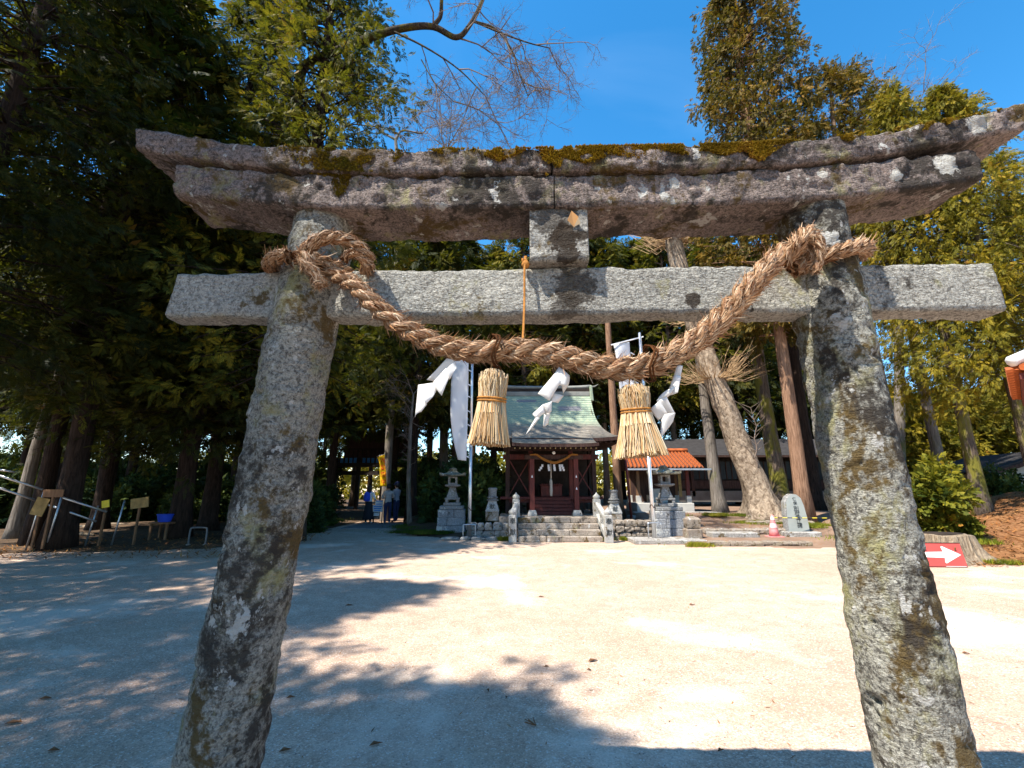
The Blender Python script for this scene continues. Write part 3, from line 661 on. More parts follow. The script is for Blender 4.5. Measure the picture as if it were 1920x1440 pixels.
def rp(u, v, off):                                        # image point on the plane "off" metres in front of the torii
    r_ = ray(u, v); n_ = Vector((math.sin(TROT), -math.cos(TROT), 0)); o_ = TO + n_ * off; t_ = (o_.x * n_.x + o_.y * n_.y) / (r_[0] * n_.x + r_[1] * n_.y)
    return Vector((r_[0] * t_, r_[1] * t_, CAMZ + r_[2] * t_))
tassel('straw_tassel', 'straw tassel with a tilted skirt hanging nearer the shaded pillar', rp(926, 694, .25), rp(916, 836, .25), .057, .050, .083, .40, 21, 300)
tassel('straw_tassel', 'pale straw tassel with wide skirt hanging nearer the sunlit pillar', rp(1186, 722, .25), rp(1203, 858, .25), .061, .050, .102, .36, 22, 320)

def paper(name, label, img, off, seed):
    """folded paper streamer: img is a list of folded panels, each (u, v, depth) corners in order around the panel"""
    t = thing(name, label, 'paper streamer', rp(img[0][0][0], img[0][0][1], off), 0, 'white paper streamers on the rope')
    for quad in img:
        n = 6; c = [rp(u, v, off + d) - t.location for u, v, d in quad]; V = []; F = []
        nrm = (c[1] - c[0]).cross(c[3] - c[0]).normalized()
        for i in range(n + 1):
            for j in range(n + 1):
                a, b = i / n, j / n; p = (c[0] * (1 - a) + c[1] * a) * (1 - b) + (c[3] * (1 - a) + c[2] * a) * b
                V.append(p + nrm * .010 * math.sin(a * math.pi) * math.cos(b * 2.2 + seed))
        F = [(i * (n + 1) + j, (i + 1) * (n + 1) + j, (i + 1) * (n + 1) + j + 1, i * (n + 1) + j + 1) for i in range(n) for j in range(n)]
        mb = MB(); mb.add(V, F); ob = mb.build('panel', M['paper'], t, smooth=True)
        md = ob.modifiers.new('thickness', 'SOLIDIFY'); md.thickness = .0012
    return t
paper('paper_streamer', 'white folded paper streamer blown sideways beside the white banner', [
    [(853, 676, 0), (838, 672, -.01), (800, 712, -.03), (822, 716, -.02)], [(853, 676, .01), (856, 690, .02), (843, 712, .03), (836, 693, .02)], [(836, 690, .02), (845, 700, .03), (828, 742, .03), (812, 716, .0)],
    [(824, 716, .0), (812, 744, .02), (798, 758, .03), (784, 722, .0)], [(784, 722, .0), (800, 758, .03), (790, 772, .02), (778, 782, .0)]], .26, 1)
paper('paper_streamer', 'large white folded paper streamer hanging in front of the shrine roof', [
    [(1048, 688, 0), (1068, 704, .0), (1062, 722, .02), (1022, 726, .02)], [(1068, 704, .0), (1066, 722, -.02), (1056, 738, -.02), (1050, 716, .0)], [(1040, 700, .02), (1052, 716, .03), (1030, 752, .03), (1008, 738, .02)],
    [(1036, 738, .0), (1057, 742, -.02), (1046, 756, -.01), (1032, 754, .01)], [(1018, 758, .02), (1035, 752, .03), (1034, 772, .02), (1020, 776, .0)], [(1018, 758, .02), (1022, 774, .02), (1006, 786, .02), (998, 776, .01)], [(1020, 776, .0), (1033, 770, .0), (1028, 796, -.01), (1018, 801, -.01)], [(1004, 784, .02), (1012, 783, .02), (996, 804, .02), (986, 815, .02)]], .26, 2)
paper('paper_streamer', 'white folded paper streamer behind the wide straw tassel', [
    [(1268, 688, 0), (1280, 686, .01), (1276, 706, .02), (1264, 704, .0)], [(1264, 704, .0), (1277, 706, .02), (1271, 736, .03), (1250, 742, .0)], [(1266, 724, .02), (1250, 746, .0), (1230, 752, .0), (1246, 734, .01)],
    [(1232, 752, .0), (1250, 744, .03), (1266, 776, .02), (1238, 778, -.01)], [(1217, 768, .0), (1238, 750, .02), (1252, 776, .02), (1234, 788, .0)], [(1240, 778, .0), (1266, 774, .02), (1262, 790, .01), (1238, 822, .0)]], .245, 3)
# ------------------------------------------------------------------ shrine hall
SX = 1.50
hall = thing('shrine_hall', 'small dark red wooden shrine hall under a green and grey copper shingle roof', 'shrine', (SX, 17.9, .69))
def hb(): return MB()
H0 = hall.location
def hbox(mb, x0, x1, y0, y1, z0, z1): return mb.box(((x0 + x1) / 2, (y0 + y1) / 2 - H0.y, (z0 + z1) / 2 - H0.z), (x1 - x0, y1 - y0, z1 - z0))
RW, DW, BW = M['red_wood'], M['dark_wood'], M['black_wood']
# posts of the porch, on stone bases
for x in (-.785, .785):
    p = MB(); hbox(p, x - .085, x + .085, 16.52, 16.69, .86, 2.66); po = p.build('porch_post', RW, hall, bevel=.01)
    p = MB(); p.lathe([(.16, 0), (.16, .06), (.115, .19)], 4, c=(x, 16.605 - H0.y, .0)); p.build('post_base', M['post_stone'], po)
for x in (-1.67, -.78, .78, 1.67):
    for y in (17.95, 20.9):
        p = MB(); hbox(p, x - .08, x + .08, y - .08, y + .08, .70, 3.25); p.build('post', RW if abs(x) < 1 else DW, hall, bevel=.01)
p = MB(); hbox(p, -1.05, 1.05, 16.53, 16.68, 2.64, 2.80); p.build('porch_beam', DW, hall, bevel=.01)
p = MB(); hbox(p, -1.85, 1.85, 17.88, 18.02, 2.72, 2.92); p.build('head_beam', RW, hall, bevel=.01)
p = MB(); hbox(p, -1.85, 1.85, 17.86, 18.04, 3.05, 3.22); p.build('eave_beam', DW, hall, bevel=.01)
for x in (-.785, .785):
    p = MB(); p.bar((x, 16.6 - H0.y, 2.74 - H0.z), (x, 17.95 - H0.y, 2.84 - H0.z), .11, .15); p.build('tie_rail', DW, hall)
# veranda floor, wooden stair, walls
p = MB(); hbox(p, -1.95, 1.95, 17.72, 21.1, 1.22, 1.32); p.build('floor', RW, hall, bevel=.01)
p = MB(); hbox(p, -1.72, 1.72, 20.86, 20.94, 1.33, 3.2); p.build('back_wall', BW, hall)
for x in (-1.70, 1.70):
    p = MB(); hbox(p, x - .03, x + .03, 19.1, 20.8, 1.33, 3.2); p.build('side_wall', BW, hall)
p = MB(); hbox(p, -1.6, 1.6, 19.05, 19.11, 1.33, 3.2); p.build('inner_screen', BW, hall)
for i in range(5):
    p = MB(); hbox(p, -.70, .70, 16.86 + i * .19, 17.74, .692 + i * .118, .692 + (i + 1) * .118); p.build('stair_step', RW, hall, bevel=.012)
for sx in (-1, 1):                                       # crossed braces in the side bays
    a, b = (.82 * sx, 1.62 * sx)
    for k, (z0, z1) in enumerate(((1.36, 2.72), (2.72, 1.36))):
        p = MB(); y = 17.90 + k * .05 - H0.y; p.bar((a, y, z0 - H0.z), (b, y, z1 - H0.z), .04, .085, up=Vector((0, 1, 0))); p.build('cross_brace', RW, hall)
    p = MB(); hbox(p, min(a, b), max(a, b), 17.87, 17.93, 1.10, 1.21); p.build('floor_rail', RW, hall)
for x in np.linspace(-1.55, 1.55, 9):
    p = MB(); hbox(p, x - .06, x + .06, 17.95, 18.06, .70, 1.2); p.build('floor_post', BW, hall)
# roof: courses of shingles lofted from the ridge to curved eaves
RY, RZ = 19.45, 5.52
def ring_at(t):
    z = 3.42 + (RZ - 3.42) * (1 - t) ** 1.55; hy = .12 + 2.38 * t; hx = 1.88 + (.05 * t if t < .3 else .015 + .72 * ((t - .3) / .7) ** 1.6); return hx, hy, z
def loop(t, lift=0., nx=14, ny=8):
    hx, hy, z = ring_at(t); pts = []
    up = .10 * max(0, t - .55) / .45
    for i in range(nx): q = -1 + 2 * i / nx; pts.append((q * hx, -hy, z + up * abs(q) ** 5 + lift))
    for i in range(ny): q = -1 + 2 * i / ny; pts.append((hx, q * hy, z + up * abs(q) ** 5 + lift))
    for i in range(nx): q = 1 - 2 * i / nx; pts.append((q * hx, hy, z + up * abs(q) ** 5 + lift))
    for i in range(ny): q = 1 - 2 * i / ny; pts.append((-hx, q * hy, z + up * abs(q) ** 5 + lift))
    return [(x, y + RY - H0.y, z - H0.z) for x, y, z in pts]
NC = 27; roof_me = MB(); 
roof = MB(); ts = np.linspace(0, 1, NC + 1)
for i in range(NC):
    a = loop(ts[i]); b = loop(ts[i + 1], .030); n = len(a); roof.add(a + b, [(k, (k + 1) % n, n + (k + 1) % n, n + k) for k in range(n)])
    if i < NC - 1: c = loop(ts[i + 1], 0.0); roof.add(b + c, [(k, (k + 1) % n, n + (k + 1) % n, n + k) for k in range(n)])
a = loop(1.0, .03); b = loop(1.0, -.10); n = len(a); 
ro = link('roof', None, hall); 
cov = roof.mesh('shingles', M['copper']); 
# the porch roof runs on from the main slope
kp = MB(); KY0, KZ0, KY1, KZ1 = 17.75, 3.80, 15.72, 3.10; NK = 13
def kpt(t): y = KY0 + (KY1 - KY0) * t; return y, KZ0 + (KZ1 - KZ0) * (1 - (1 - t) ** 1.7)
def kline(t, lift): y, z = kpt(t); return [(-1.50 + 3.0 * i / 10, y - H0.y, z + lift + .04 * abs(-1 + .2 * i) ** 4 - H0.z) for i in range(11)]
for i in range(NK):
    t0, t1 = i / NK, (i + 1) / NK; A_, B_ = kline(t0, 0), kline(t1, .028); kp.add(A_ + B_, [(k, k + 1, 12 + k, 11 + k) for k in range(10)])
    if i < NK - 1: C_ = kline(t1, 0); kp.add(B_ + C_, [(k, k + 1, 12 + k, 11 + k) for k in range(10)])
bpy.data.objects.remove(ro)
ro = link('roof', cov, hall); kpo = link('porch_roof', kp.mesh('porch_shingles', M['copper']), hall)
# object z for the patina runs in world height: shift the meshes' origin down
for o_ in (ro, kpo): o_.data.transform(Matrix.Translation((0, 0, H0.z))); o_.location = (0, 0, -H0.z)
e = MB(); e.add(a + b, [(k, (k + 1) % n, n + (k + 1) % n, n + k) for k in range(n)]); lo_ = [(x * .93, (y - (RY - H0.y)) * .93 + RY - H0.y, z) for x, y, z in b]; e.add(b + lo_, [(k, (k + 1) % n, n + (k + 1) % n, n + k) for k in range(n)])
inn = [(x * .4, (y - (RY - H0.y)) * .4 + RY - H0.y, z + .5) for x, y, z in lo_]; e.add(lo_ + inn, [(k, (k + 1) % n, n + (k + 1) % n, n + k) for k in range(n)])
e.build('eave_board', DW, hall)
e = MB(); A_, B_ = kline(1, .028), kline(1, -.09); e.add(A_ + B_, [(k, k + 1, 12 + k, 11 + k) for k in range(10)]); B0 = kline(0, -.35); e.add(B_ + B0, [(k, k + 1, 12 + k, 11 + k) for k in range(10)])
for sx in (0, 10):
    S_ = [kline(t, .02)[sx] for t in np.linspace(0, 1, 9)]; D_ = [kline(t, -.10)[sx] for t in np.linspace(0, 1, 9)]; e.add(S_ + D_, [(k, k + 1, 10 + k, 9 + k) for k in range(8)])
e.build('porch_eave_board', DW, hall)
raf = MB(); raf.bar((0, 15.80 - H0.y, 2.985 - H0.z), (0, 17.2 - H0.y, 3.24 - H0.z), .045, .06); rm = raf.mesh('rafter', DW)
for i, x in enumerate(np.linspace(-1.40, 1.40, 17)): link('rafter', rm, hall, (x, 0, 0))
rt = MB(); rt.box((0, 0, 0), (.035, .02, .05)); rtm = rt.mesh('rafter_end', M['tan_wood'])
for i, x in enumerate(np.linspace(-1.40, 1.40, 17)): link('rafter_end', rtm, hall, (x, 15.785 - H0.y, 2.975 - H0.z))
raf = MB(); raf.bar((0, 17.05 - H0.y, 3.30 - H0.z), (0, 18.2 - H0.y, 3.5 - H0.z), .05, .06); rm = raf.mesh('rafter', DW)
for x in (-2.4, -2.2, -2.0, -1.8, 1.8, 2.0, 2.2, 2.4): link('rafter', rm, hall, (x, 0, 0))
# ridge
p = MB(); p.box((0, RY - H0.y, 5.62 - H0.z), (3.84, .30, .20)); p.build('ridge_base', M['copper_plain'], hall, bevel=.02)
p = MB(); p.box((0, RY - H0.y, 5.79 - H0.z), (3.74, .22, .14)); p.build('ridge_box', M['black_wood'], hall)
p = MB(); p.tube([(x, RY - H0.y, 5.92 - H0.z + .05 * abs(x / 1.95) ** 4) for x in np.linspace(-1.95, 1.95, 15)], [.085] * 15, 8); p.build('ridge_cap', M['copper_plain'], hall, smooth=True)
for sx in (-1, 1):
    p = MB(); p.prism([(sx * 1.87, 5.30 - H0.z), (sx * 2.03, 5.30 - H0.z), (sx * 2.0, 5.6 - H0.z), (sx * 1.98, 5.98 - H0.z), (sx * 1.87, 5.98 - H0.z)], RY - H0.y - .22, RY - H0.y + .22)
    p.build('ridge_end', M['copper'] , hall, bevel=.02)
    p = MB(); p.tube([(sx * 1.95, RY - H0.y, 5.95 - H0.z), (sx * 2.12, RY - H0.y, 5.98 - H0.z), (sx * 2.28, RY - H0.y, 6.07 - H0.z)], [.04, .03, .012], 6); p.build('ridge_spike', M['copper_plain'], hall)
    p = MB(); p.add([(sx * 1.80, -1.0 + RY - H0.y, 4.62 - H0.z), (sx * 1.80, 1.0 + RY - H0.y, 4.62 - H0.z), (sx * 1.80, 0 + RY - H0.y, 5.45 - H0.z)], [(0, 1, 2)]); p.build('gable_board', DW, hall)

# things in and on the hall
ob = thing('offering_box', 'dark red wooden offering box at the top of the shrine stair', 'offering box', (SX + .02, 18.25, 1.32))
p = MB(); p.box((0, 0, .2), (.82, .42, .40)); p.build('body', RW, ob, bevel=.015)
p = MB(); p.box((0, -.0, .43), (.88, .48, .05)); p.build('rim', RW, ob, bevel=.01)
for x in np.linspace(-.34, .34, 8): p = MB(); p.box((x, 0, .47), (.04, .4, .03)); p.build('slat', RW, ob)
sr = thing('shrine_rope', 'small golden straw rope strung above the shrine stair', 'rope', (SX, 16.45, 2.6))
rope([Vector((SX + x, 16.45, 2.80 - .28 * (1 - (abs(x) / .62) ** 1.6 if abs(x) < .62 else 0))) for x in (-.86, -.74, -.62, -.45, -.25, 0, .25, .45, .62, .74, .86)], lambda t: .022 + .028 * math.sin(math.pi * t), sr, pitch=.22, fibres=350, fuzz=.05, seed=31, mat=M['cord'], core=M['cord'], fw=.012)
for i, (x, dz) in enumerate(((-.42, -.02), (-.2, .0), (.0, .0), (.2, .0), (.28, .02))):
    t = thing('paper_streamer', ['narrow white paper strip at the shaded end of the small shrine rope', 'second white paper strip on the small shrine rope', 'middle white paper strip on the small shrine rope', 'fourth white paper strip on the small shrine rope', 'narrow white paper strip at the sunlit end of the small shrine rope'][i], 'paper streamer', (SX + x, 16.43, 2.46), 0, 'paper strips on the shrine rope')
    p = MB(); sk = -.10 if i == 0 else (.06 if i == 4 else .02)
    p.box((0, 0, -.05), (.07, .006, .09)); p.box((sk * .5, -.008, -.13), (.08, .006, .09)); p.box((sk, 0, -.20), (.075, .006, .07)); p.build('fold', M['paper'], t)
br = thing('bell_rope', 'pale plaited bell rope hanging down in front of the offering box', 'rope', (SX - .06, 17.2, 1.45))
p = MB(); p.tube([(0, 0, 1.2), (.01, 0, .8), (0, 0, .5)], [.025, .025, .03], 8); p.build('rope', M['plaster'], br, smooth=True)
p = MB(); p.tube([(0, 0, .52), (0, 0, .42), (.005, 0, .25), (0, 0, .1), (0, 0, -.1)], [.03, .055, .05, .06, .045], 10); p.build('tassel', M['plaster'], br, smooth=True)
p = MB(); p.lathe([(.0, -.06), (.05, -.04), (.06, 0), (.05, .04), (.0, .06)], 12, c=(.06, -.72, 1.42)); p.build('bell', M['white_paint'], br, smooth=True)
for i, (x, z, lab) in enumerate(((-.785, 2.05, 'small white paper pinned on the shaded porch post'), (.785, 2.05, 'upper white paper pinned on the sunlit porch post'), (.785, 1.63, 'lower white paper pinned on the sunlit porch post'))):
    p = MB(); p.prism([(-.03, -.05), (.03, -.05), (0, .05)], -.004, .004); o = p.build('paper_slip', M['white_card'], None, (SX + x, 16.50, z)); tag(o, lab, 'paper slip', 'paper slips on the porch posts')

# ------------------------------------------------------------------ stone stair, railings, platform
st = thing('stone_stair', 'weathered granite steps leading up to the shrine platform', 'stairs', (SX, 14.75, 0))
rnd = random.Random(4)
for i in range(4):
    cuts = [-1.32] + sorted(rnd.uniform(-.8, .8) for _ in range(2)) + [1.32]
    for a_, b_ in zip(cuts[:-1], cuts[1:]):
        p = MB(); p.box(((a_ + b_) / 2, .30 * i + .21, .17 * i + .0855), (b_ - a_ - .012, .42, .169), jit=.006, rnd=rnd); p.build('stone_block', M['granite'], st, bevel=.018)
pf = thing('stone_platform', 'low stone paved platform carrying the shrine hall', 'platform', (SX, 18.4, 0))
for i in range(5):
    for j in range(6):
        p = MB(); w_ = 3.9 / 5; p.box((-1.95 + w_ * (i + .5), -2.42 + .92 * (j + .5), .345), (w_ - .015, .905, .685), jit=.005, rnd=rnd); p.build('stone_slab', M['granite'], pf, bevel=.012)
def newel(x, y, z0, h, label, txt, w=.25):
    t = thing('newel_post', label, 'stone post', (x, y, z0), 0, 'stone newel posts of the stair')
    p = MB(); p.box((0, 0, h / 2), (w, w, h), taper=.97); p.build('post', M['post_stone'], t, bevel=.015)
    k = w * .5; p = MB(); p.lathe([(k * .86, 0), (k * .86, .02), (k * .98, .05), (k * 1.0, .09), (k * .78, .13), (k * .42, .165), (k * .16, .20), (0.004, .235)], 14, c=(0, 0, h)); p.build('finial', M['post_stone'], t, smooth=True)
    if txt:
        for i, ch in enumerate(txt):
            o = link('engraved_character', text_mesh('engraved_character', ch, .20, M['ink']), t, (0, -w / 2 - .002, h * .76 - i * .33)); o.rotation_euler = (R(90), 0, 0)
    return t
newel(.02, 14.80, 0, .82, 'engraved stone newel at the foot of the stair on the banner side', '奉獻')
newel(2.97, 14.66, 0, .82, 'engraved stone newel at the foot of the stair nearest the low slab', '奉獻')
newel(.14, 16.0, .68, .58, 'upper stone newel beside the shaded porch post', '')
newel(2.88, 16.0, .68, .58, 'upper stone newel beside the sunlit porch post', '')
for x0, x1, lab in ((.02, .14, 'sloping stone handrail on the shaded side of the stair'), (2.97, 2.88, 'sloping stone handrail on the sunlit side of the stair')):
    t = thing('stone_handrail', lab, 'handrail', (x0, 14.95, 0), 0, 'stone handrails of the stair')
    p = MB(); p.bar((0, 0, .70), (x1 - x0, .93, 1.12), .15, .14); p.build('rail', M['post_stone'], t, bevel=.03)
    p = MB(); p.bar((0, -.02, .16), (x1 - x0, .93, .72), .14, .2); p.build('string', M['post_stone'], t, bevel=.02)
    p = MB(); p.box(((x1 - x0) * .5, .47, .60), (.12, .14, .55)); p.build('baluster', M['post_stone'], t, bevel=.02)

# ------------------------------------------------------------------ stone lanterns on pedestals
def lantern(name, label, x, y, z0, rz, ped=True):
    t = thing(name, label, 'stone lantern', (x, y, z0), rz, 'tall stone lanterns on block pedestals')
    rg = random.Random(int(x * 10)); z = 0.
    if ped:
        for r_ in range(3):
            hh = (.33, .29, .26)[r_]; wd = 1.02 - .03 * r_; q = (.5, .36, .6)[r_]
            for a_, b_ in ((-wd / 2, -wd / 2 + wd * q), (-wd / 2 + wd * q, wd / 2)):
                p = MB(); p.box(((a_ + b_) / 2, 0, z + hh / 2), (b_ - a_ - .008, wd, hh - .006), jit=.006, rnd=rg); p.build('pedestal_block', M['block'], t, bevel=.015)
            z += hh
    for w_, hh in ((.86, .13), (.62, .11)):
        p = MB(); p.box((0, 0, z + hh / 2), (w_, w_, hh - .004)); p.build('base_slab', M['lantern'], t, bevel=.02); z += hh
    p = MB()
    for a_ in (-1, 1):
        for b_ in (-1, 1): p.box((a_ * .2, b_ * .2, z + .05), (.11, .11, .1))
    p.box((0, 0, z + .135), (.54, .54, .07)); p.build('foot', M['lantern'], t, bevel=.015); z += .17
    p = MB(); p.lathe([(.215, 0), (.20, .05), (.15, .20), (.115, .33), (.125, .37)], 4, c=(0, 0, z)); p.build('shaft', M['lantern'], t, bevel=.02); z += .37
    p = MB(); p.lathe([(.14, 0), (.27, .05), (.275, .10), (.24, .105)], 4, c=(0, 0, z)); p.build('middle_platform', M['lantern'], t, bevel=.01); z += .105
    p = MB()
    for a_ in (-1, 1):
        for b_ in (-1, 1): p.box((a_ * .13, b_ * .13, z + .14), (.075, .075, .28))
    p.box((0, 0, z + .03), (.33, .33, .06)); p.box((0, 0, z + .26), (.33, .33, .05)); p.build('fire_box', M['lantern'], t, bevel=.008); z += .285
    V = []; F = []; n = 12; prof = [(.46, .02, 0), (.47, .06, .035), (.36, .075, 0.), (.24, .12, 0), (.14, .20, 0), (.11, .24, 0)]
    p = MB(); ringsV = []
    for r_, zz, cu in prof:
        for k in range(24):
            s_ = k / 6; e_ = int(s_) % 4; f_ = s_ - int(s_); c_ = [(-1, -1), (1, -1), (1, 1), (-1, 1)]; A_, B_ = c_[e_], c_[(e_ + 1) % 4]; px, py = A_[0] + (B_[0] - A_[0]) * f_, A_[1] + (B_[1] - A_[1]) * f_
            ringsV.append((px * r_, py * r_, z + zz + (cu * 1.6 + .03) * (abs(2 * f_ - 1) ** 3) * (r_ / .47)))
    p.add(ringsV, [(i * 24 + k, i * 24 + (k + 1) % 24, (i + 1) * 24 + (k + 1) % 24, (i + 1) * 24 + k) for i in range(5) for k in range(24)] + [tuple(range(23, -1, -1)), tuple(range(120, 144))])
    p.build('cap', M['lantern_roof'], t); z += .22
    p = MB(); p.lathe([(.13, 0), (.15, .03), (.14, .07), (.08, .10), (.02, .115)], 12, c=(0, 0, z)); p.build('finial', M['lantern_roof'], t, smooth=True)
    return t
lantern('stone_lantern', 'stone lantern on a block pedestal in the shade by the white banner', gx(846, 17.3), 17.35, .0, R(4))
lantern('stone_lantern', 'sunlit stone lantern on a block pedestal behind the bare flagpole', gx(1256, 15.8), 15.95, .02, R(-3))
def post_lantern(label, x, y, z0):
    t = thing('jar_lantern', label, 'stone lantern', (x, y, z0), 0, 'short stone lanterns beside the stair')
    p = MB(); p.box((0, 0, .16), (.46, .46, .31)); p.build('base_block', M['granite'], t, bevel=.02)
    p = MB(); p.lathe([(.235, .31), (.235, .36), (.19, .50), (.14, .66), (.15, .68)], 4); p.build('foot', M['post_stone'], t, bevel=.02)
    p = MB(); p.lathe([(.20, .68), (.21, .72), (.15, .74), (.15, .76), (.19, .78), (.19, .81), (.145, .83), (.145, 1.03), (.16, 1.05), (.17, 1.10), (.12, 1.13)], 16); p.build('drum', M['lantern'], t, smooth=False)
    o = link('engraved_character', text_mesh('engraved_character', '献', .19, M['ink']), t, (0, -.215, .48)); o.rotation_euler = (R(72), 0, 0)
    return t
post_lantern('short round stone lantern in shade beside the banner-side newel', gx(923, 16.4, .7), 16.5, .52)
post_lantern('short round stone lantern in sun beside the lower right newel', gx(1153, 16.3, .7), 16.4, .45)

# ------------------------------------------------------------------ rubble walls and kerb stones, stone by stone
def boulder(rg, sx, sy, sz):
    p = MB(); V = []; n = 8; prof = [(.55, -.5), (.9, -.42), (1.0, -.05), (.95, .3), (.6, .5)]
    for r_, z in prof:
        for k in range(n):
            a = 2 * math.pi * k / n; q = r_ * rg.uniform(.85, 1.08); s4 = max(abs(math.cos(a)), abs(math.sin(a))); V.append((math.cos(a) / s4 * q * sx / 2 * .97, math.sin(a) / s4 * q * sy / 2 * .97, z * sz + rg.uniform(-.04, .04) * sz))
    p.add(V, [(i * n + k, i * n + (k + 1) % n, (i + 1) * n + (k + 1) % n, (i + 1) * n + k) for i in range(4) for k in range(n)] + [tuple(range(n - 1, -1, -1)), tuple(range(4 * n, 5 * n))]); return p
def wall_of_stones(name, label, x0, x1, y, z0, rows, seed, mat, depth=.4, wmin=.18, wmax=.42, cat='stone wall'):
    t = thing(name, label, cat, ((x0 + x1) / 2, y, z0)); rg = random.Random(seed); z = 0
    for hh in rows:
        x = x0 - t.location.x + rg.uniform(-.1, 0)
        while x < x1 - t.location.x - .05:
            w_ = rg.uniform(wmin, wmax); w_ = min(w_, x1 - t.location.x - x + .03); o = boulder(rg, w_, depth, hh * rg.uniform(.92, 1.1)).build('stone', mat, t, (x + w_ / 2, rg.uniform(-.03, .03), z + hh / 2), smooth=False); x += w_
        z += hh * .93
    return t
wall_of_stones('rubble_wall', 'rough rubble stone wall beside the stair below the short sunlit lantern', 3.12, 4.75, 15.75, 0, (.24, .20, .2), 2, M['rubble'])
wall_of_stones('rubble_wall', 'rubble stone wall in shade between flagpole and stair', -1.45, -.15, 16.05, 0, (.27, .25), 3, M['lantern'])
wall_of_stones('kerb_stones', 'row of flat kerb stones along the sunny gravel edge', 5.7, 8.6, 13.85, 0, (.14,), 5, M['rubble'], .3, .3, .7, 'kerb')
wall_of_stones('edging_stones', 'second row of rounded edging stones behind the kerb, in front of the big leaning tree', 6.3, 9.0, 15.75, .1, (.24,), 6, M['rubble'], .35, .22, .5, 'edging')
wall_of_stones('edging_stones', 'short line of mossy stones behind the stone monument', 9.6, 11.4, 16.2, .12, (.22,), 7, M['rubble'], .35, .22, .5, 'edging')
wall_of_stones('kerb_stones', 'short low kerb stones at the foot of the banner pole', -2.2, -.25, 15.45, 0, (.10,), 8, M['lantern'], .3, .3, .6, 'kerb')
wall_of_stones('edging_stones', 'line of pale stones round the roots of the big leaning tree', 8.6, 11.0, 17.3, .32, (.16,), 9, M['rubble'], .3, .2, .5, 'edging')
p = MB(); p.box((0, 0, .0), (1.5, .5, .16)); o = p.build('step_slab', M['concrete'], None, (7.05, 15.25, .18), bevel=.02); tag(o, 'long flat stone step before the rounded edging stones', 'step')
t = thing('stone_block', 'round boulder set on a square mossy block beside the lantern pedestal', 'stone', (gx(1301, 14.9), 14.95, 0))
p = MB(); p.box((0, 0, .2), (.5, .4, .4)); p.build('block', M['rubble'], t, bevel=.04); boulder(random.Random(3), .46, .4, .36).build('boulder', M['rubble'], t, (0, 0, .57))
p = MB(); p.box((0, 0, .06), (2.15, 1.05, .12)); o = p.build('low_slab', M['concrete'], None, (4.72, 14.72, 0), bevel=.015); tag(o, 'low square concrete slab under the bare flagpole', 'slab')

# ------------------------------------------------------------------ flagpoles and banners
def flagpole(label, bx, by, bz, top, bar_dx, bar_dz):
    t = thing('flagpole', label, 'flagpole', (bx, by, bz), 0, 'flagpoles flanking the stair'); B = t.location; tv = Vector(top) - B
    p = MB(); p.tube([(0, 0, 0), tv * .45], .06, 14); p.build('lower_pole', M['steel'], t, smooth=True)
    p = MB(); p.tube([tv * .44, tv], .048, 14); p.build('upper_pole', M['steel'], t, smooth=True)
    p = MB(); p.tube([tv * .437, tv * .452], .067, 14); p.build('collar', M['galv'], t)
    p = MB(); p.bar(tv * .975 + Vector((.12, 0, -bar_dz * .1)), tv * .975 + Vector((bar_dx, 0, bar_dz)), .04); p.build('crossbar', M['white_paint'], t)
    p = MB(); pts = [(-.20, -.10, 0), (-.20, -.10, .40), (-.17, -.10, .45), (.17, -.10, .45), (.20, -.10, .40), (.20, -.10, 0)]; p.tube(catmull([Vector(q) for q in pts], 3), .018, 8); p.build('stirrup', M['galv'], t, smooth=True)
    p = MB(); p.tube([(.02, -.065, .5), (.03, -.065, 3.0), tuple(tv * .97 + Vector((.03, -.05, 0)))], .006, 5); p.build('halyard', M['white_card'], t)
    p = MB(); p.tube([(math.cos(a) * .075, math.sin(a) * .075, .95 + .05 * math.sin(2 * a)) for a in np.linspace(0, 2 * math.pi, 12)], .012, 5); p.build('tie', M['dark_wood'], t)
    return t
pl = at(886, 640, 15.85); flagpole('tall metal flagpole carrying the long white banner', gx(880, 15.8), 15.8, 0, pl, -.75, -.12)
pr = at(1199, 624, 14.85); flagpole('tall metal flagpole standing on the low concrete slab', gx(1227, 14.85, .12), 14.85, .12, pr, -1.0, -.27)
def banner(name, label, corners, Y, mat, nw=8, nh=40, amp=.05, parent=None, seed=0, tabs=True):
    """corners: image points (left, right) from top to bottom"""
    L_ = catmull([at(u, v, Y) for (u, v), _ in corners], 10); R_ = catmull([at(u, v, Y) for _, (u, v) in corners], 10); n = len(L_)
    t = thing(name, label, 'banner', L_[-1]); V = []; o_ = t.location
    for i in range(n):
        for j in range(nw + 1):
            q = j / nw; p_ = L_[i] * (1 - q) + R_[i] * q; h_ = i / n; p_ = p_ + Vector((0, amp * (math.sin(q * 5 + h_ * 9 + seed) * .6 + math.sin(h_ * 21 + q * 2 + seed) * .4), 0)); V.append(p_ - o_)
    mb = MB(); mb.add(V, [(i * (nw + 1) + j, i * (nw + 1) + j + 1, (i + 1) * (nw + 1) + j + 1, (i + 1) * (nw + 1) + j) for i in range(n - 1) for j in range(nw)])
    c_ = mb.build('cloth', mat, t, smooth=True); md = c_.modifiers.new('thickness', 'SOLIDIFY'); md.thickness = .004
    if tabs:
        for k in range(tabs):
            i = int((k + .5) / tabs * n); e_ = R_[i] - o_; p = MB(); p.bar(e_, e_ + Vector((.13, .02, -.07)), .012, .035); p.build('tab', mat, t)
    return t
banner('white_banner', 'long narrow white banner hanging from the flagpole in dappled shade', [((853, 660), (879, 662)), ((846, 720), (878, 715)), ((845, 775), (877, 770)), ((849, 820), (876, 820)), ((858, 862), (874, 864))], 15.78, M['cloth'], amp=.06, tabs=9)
